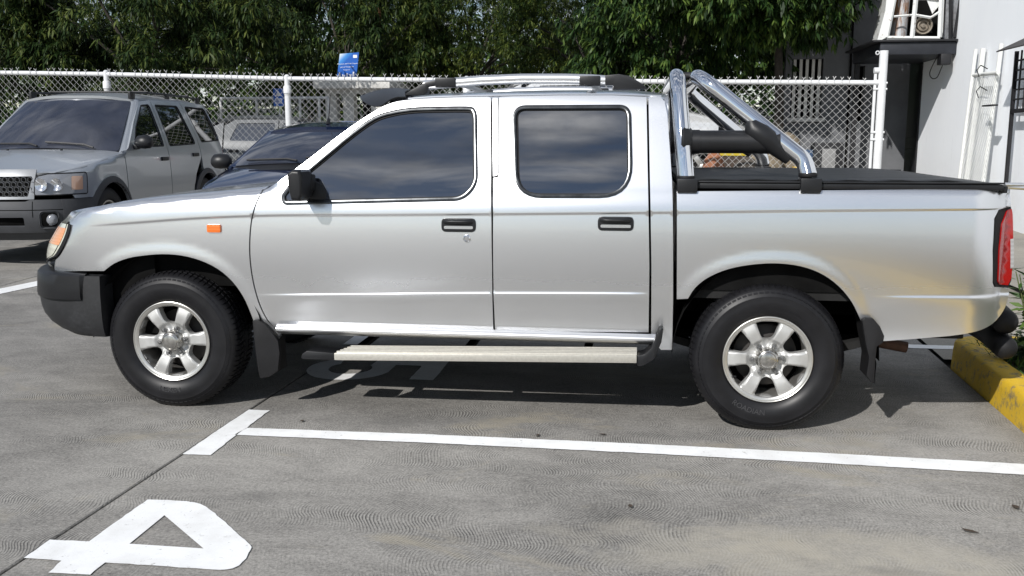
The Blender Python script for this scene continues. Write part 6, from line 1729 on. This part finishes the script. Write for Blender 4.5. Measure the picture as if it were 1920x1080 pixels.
for a in (640, 662):
    p = gb(a, 146)-s0; MB().tube([(p[0], .02, p[2]+.1), (p[0], .02, -.3)], .02, 8).build('leg', MT['white_paint'], sg)
SW = pbr('white_print', (.72, .74, .78), .4)
def board_text(body, px, py, size, par=bd):
    c = gb(px, py)-s0; text_mesh(body, size, .0, lambda x, y, z: (c[0]+x, c[1]-.012, c[2]+y+.03*x), 'printed_lettering', SW, par)
board_text('Ministerio del Poder Popular', 652, 119.5, .040); board_text('para el Transporte', 651, 125.5, .040); board_text('Transporte', 650, 131, .034)
MB().prism(rpoly([(-.045,-.03,.01),(.045,-.03,.01),(.045,.035,.01),(-.045,.035,.01)]), lambda a, b, d: (a+gb(666,106)[0]-s0[0], d, b+gb(666,106)[2]-s0[2]), -.010, -.006).build('printed_emblem', SW, bd)
for i, (a, b, w, h) in enumerate([(637,140,.05,.09),(643,142,.03,.06),(651,141,.04,.08),(657,142,.03,.06),(663,139,.05,.10)]):
    c = gb(a, b)-s0; MB().prism([(-w/2,-h/2),(w/2,-h/2),(w*.3,h/2),(-w*.3,h/2)], lambda x, y, d: (x+c[0], d, y+c[2]), -.010, -.006).build('printed_figure', SW, bd)
# lower blue sign on the gate
p0, p1 = onY(512,166,15.2), onY(532,199,15.2)
sg2 = empty('notice_sign', (float(p0[0]), 15.2, gz1(15.2))); tag(sg2, 'small blue notice sign left of the white fence post', 'sign')
BL = pbr('blue_sign_paint', (.02, .12, .50), .4, 0, var=.15)
sp_ = box('panel', (0, 0, float(p1[2])-gz1(15.2)), (float(p1[0]-p0[0]), .03, float(p0[2])-gz1(15.2)), BL, sg2)
zt0 = float(p0[2])-gz1(15.2); H_ = float(p0[2]-p1[2]); W_ = float(p1[0]-p0[0])
MB().box((W_*.45, .032, 0), (W_*.55, .06, zt0)).build('post', MT['white_paint'], sg2)
MB().prism([(W_*.2, zt0-H_*.42), (W_*.8, zt0-H_*.42), (W_*.5, zt0-H_*.12)], lambda a, b, d: (a, d, b), -.006, -.002).build('printed_arrow', SW, sp_)
for k in range(3): MB().box((W_*.15, -.006, zt0-H_*(.62+.11*k)), (W_*.85, -.002, zt0-H_*(.57+.11*k))).build('printed_line', SW, sp_)
# white pipe gate
pg = empty('pipe_gate', (float(onY(470,230,15.4)[0]), 15.4, gz1(15.4))); tag(pg, 'white pipe gate with mesh between the guardhouse and the blue sign', 'gate')
z0 = gz1(15.4); xs_ = [float(onY(a, 220, 15.4)[0])-pg.location.x for a in (415, 482, 540, 563, 599, 616)]
zt_g = float(onY(500, 184, 15.4)[2])-z0
for x in xs_: MB().tube([(x, 0, 0), (x, 0, zt_g)], .03, 8).build('pipe', MT['white_paint'], pg, smooth=50)
for z in (zt_g, zt_g*.55, .15): MB().tube([(xs_[0], 0, z), (xs_[-1], 0, z)], .028, 8).build('pipe', MT['white_paint'], pg, smooth=50)
V, F = chain((xs_[0], -.04, zt_g), (xs_[-1], -.04, zt_g), zt_g-.1, (0, 0, -1), .14, .005, 3)
stuff(mk('chain_link_mesh', V, F, MT['wire'], pg))
# thin lamp pole
lp_ = onY(712, 60, 18.5); pole = tube('utility_pole', [(0, 0, 0), (.02, 0, 7.5)], .035, RUST); pole.location = (float(lp_[0]), 18.5, gz1(18.5)); tag(pole, 'thin rusty brown pole rising among the feathery trees', 'pole')

# ---- shaded building and clutter behind the fence, right
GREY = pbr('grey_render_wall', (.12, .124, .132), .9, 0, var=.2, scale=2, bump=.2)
BY = 13.4
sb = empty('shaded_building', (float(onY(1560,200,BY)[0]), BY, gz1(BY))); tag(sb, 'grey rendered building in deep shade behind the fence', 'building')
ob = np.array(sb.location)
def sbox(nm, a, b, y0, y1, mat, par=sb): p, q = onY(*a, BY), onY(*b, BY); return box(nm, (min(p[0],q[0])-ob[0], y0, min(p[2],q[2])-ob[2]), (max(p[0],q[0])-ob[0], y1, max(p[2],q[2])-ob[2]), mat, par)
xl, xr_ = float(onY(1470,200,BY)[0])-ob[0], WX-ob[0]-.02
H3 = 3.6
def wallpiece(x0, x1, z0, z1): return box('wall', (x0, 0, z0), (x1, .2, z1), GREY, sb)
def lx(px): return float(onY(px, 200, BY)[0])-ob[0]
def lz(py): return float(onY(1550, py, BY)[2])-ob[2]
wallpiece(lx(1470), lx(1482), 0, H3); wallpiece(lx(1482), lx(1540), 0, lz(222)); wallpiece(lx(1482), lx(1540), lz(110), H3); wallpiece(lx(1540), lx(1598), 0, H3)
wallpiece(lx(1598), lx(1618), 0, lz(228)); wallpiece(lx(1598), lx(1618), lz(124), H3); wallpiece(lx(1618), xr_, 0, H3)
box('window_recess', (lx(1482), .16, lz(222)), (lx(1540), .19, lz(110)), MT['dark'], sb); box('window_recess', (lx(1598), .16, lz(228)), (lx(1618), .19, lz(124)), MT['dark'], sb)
for k in range(5):
    x = lx(1485+k*11.5); box('window_bar', (x, .04, lz(222)+.003), (x+.05, .07, lz(110)-.003), WHC, sb)
box('window_sill', (lx(1476), -.08, lz(228)), (lx(1546), -.003, lz(221)), WHC, sb)
MB().add([(xl-.3, -.5, H3-.1), (xr_, -.5, H3+.35), (xr_, 3, H3+.75), (xl-.3, 3, H3+.3), (xl-.3, -.5, H3-.02), (xr_, -.5, H3+.43), (xr_, 3, H3+.83), (xl-.3, 3, H3+.38)], [(0,3,2,1),(4,5,6,7),(0,1,5,4),(1,2,6,5),(2,3,7,6),(3,0,4,7)]).build('roof', MT['chassis'], sb)
tube('conduit', [(lx(1590), -.03, 0), (lx(1590), -.03, H3-.3), (xr_-.5, -.03, H3-.0)], .02, MT['dark'], sb, 6)
def clutter(nm, px, py, Y, size, mat, label, cat, bev=.03, rz=0.):
    p = onY(px, py, Y); z = gz1(Y); o = box(nm, (-size[0]/2, -size[1]/2, 0), (size[0]/2, size[1]/2, size[2]), mat, None, bev); o.location = (float(p[0]), Y, z+.006); o.rotation_euler = (0, 0, rz); tag(o, label, cat); return o
clutter('storage_bin', 1517, 300, 12.4, (.34, .34, .82), pbr('dark_blue_plastic', (.02, .05, .11), .5), 'dark blue plastic bin under the barred shaded window', 'bin')
st = empty('old_stove', (float(onY(1549, 300, 12.3)[0]), 12.3, gz1(12.3))); tag(st, 'black metal stove with pale panel against the shaded wall', 'stove')
box('body', (-.24, -.2, 0), (.24, .2, .95), MT['black_iron'], st, .02); box('panel', (-.11, -.215, .5), (.11, -.202, .85), pbr('dull_grey_panel', (.2, .2, .2), .6), st, .01)
# wood and sack pile
def rock(nm, px, py, Y, r, mat, label, cat, zsq=.7):
    p = onY(px, py, Y); b = bmesh.new(); bmesh.ops.create_icosphere(b, subdivisions=3, radius=1)
    for v in b.verts:
        n_ = math.sin(v.co.x*5+px)*math.sin(v.co.y*6)*math.sin(v.co.z*5+1); v.co = Vector((v.co.x*r[0], v.co.y*r[1], max(-.9, v.co.z)*r[2]))*(1+.12*n_)
    me = bpy.data.meshes.new(nm); b.to_mesh(me); b.free(); me.materials.append(mat); o = link(bpy.data.objects.new(nm, me)); o.location = (float(p[0]), Y, gz1(Y)+r[2]*.88); auto_smooth(o, 60); tag(o, label, cat); return o
SACK = pbr('sackcloth', (.17, .14, .10), .95, 0, var=.35, scale=9, bump=.6, bscale=60)
rock('filled_sack', 1436, 300, 11.6, (.30, .3, .52), SACK, 'tall brown sack behind the fence below the slanting roll bar', 'sack')
rock('filled_sack', 1475, 300, 12.2, (.26, .26, .60), SACK, 'grey-brown sack leaning near the barred window', 'sack')
rock('filled_sack', 1400, 310, 11.3, (.26, .26, .40), pbr('dark_sackcloth', (.07, .06, .05), .95, 0, var=.4, scale=9, bump=.5), 'low dark sack seen under the padded tube', 'sack')
rock('clay_pot', 1338, 310, 11.2, (.20, .20, .45), pbr('clay', (.25, .10, .05), .8, 0, var=.3), 'reddish clay pot behind the fence beside the front hoop', 'pot')
lc = empty('lidded_crate', (float(onY(1372, 290, 11.9)[0]), 11.9, gz1(11.9)+.006)); tag(lc, 'dark wooden crate with yellow lid behind the padded side tube', 'crate')
lz_ = float(onY(1372, 284, 11.9)[2])-gz1(11.9)
box('body', (-.26, -.2, 0), (.26, .2, lz_-.08), pbr('dark_wood', (.045, .03, .022), .8, 0, var=.4), lc, .01); box('lid', (-.28, -.22, lz_-.077), (.28, .22, lz_), pbr('yellow_plastic', (.50, .38, .03), .5), lc, .015)
clutter('yellow_crate', 1497, 318, 11.0, (.16, .3, .62), pbr('yellow_plastic_b', (.65, .40, .02), .5), 'small yellow crate at the foot of the rear hoop', 'crate')
van = bg_car('parked_van', (float(onY(1420, 250, 14.2)[0])+.1, 13.6, gz1(14.2)), math.radians(178), MT['whitecar'], 'white vehicle behind the fence between the roll bar hoops', 1.42)
# ---- fallen leaves and small litter on the slab
LBL = ['dry leaf just above the long white line near the front wheel', 'dry leaf beside the long white line between the wheels', 'dry leaf at the right edge of the concrete', 'dry leaf in the middle of the near concrete', 'dry leaf low at the right of the near concrete', 'dry leaf close under the side step shadow']
LD = pbr('dead_leaf', (.045, .030, .018), .8, 0, var=.4)
for i, (a, b) in enumerate([(566,790),(1008,817),(1905,952),(1182,950),(1818,997),(1130,815)]):
    p = gp(a, b, .004); s = random.uniform(.018, .032); an = random.uniform(0, 6.28)
    L = [(-1,0,.0),(-.3,.38,.10),(.5,.3,.12),(1,0,.35),(.5,-.3,.10),(-.3,-.38,.05)]
    o = mk('fallen_leaf', [(s*(x*math.cos(an)-y*math.sin(an)), s*(x*math.sin(an)+y*math.cos(an)), s*z+.002) for x, y, z in L]+[(0,0,.0015)], [(6,0,1),(6,1,2),(6,2,3),(6,3,4),(6,4,5),(6,5,0)], LD)
    o.location = tuple(p); tag(o, LBL[i], 'leaf', 'fallen leaves')
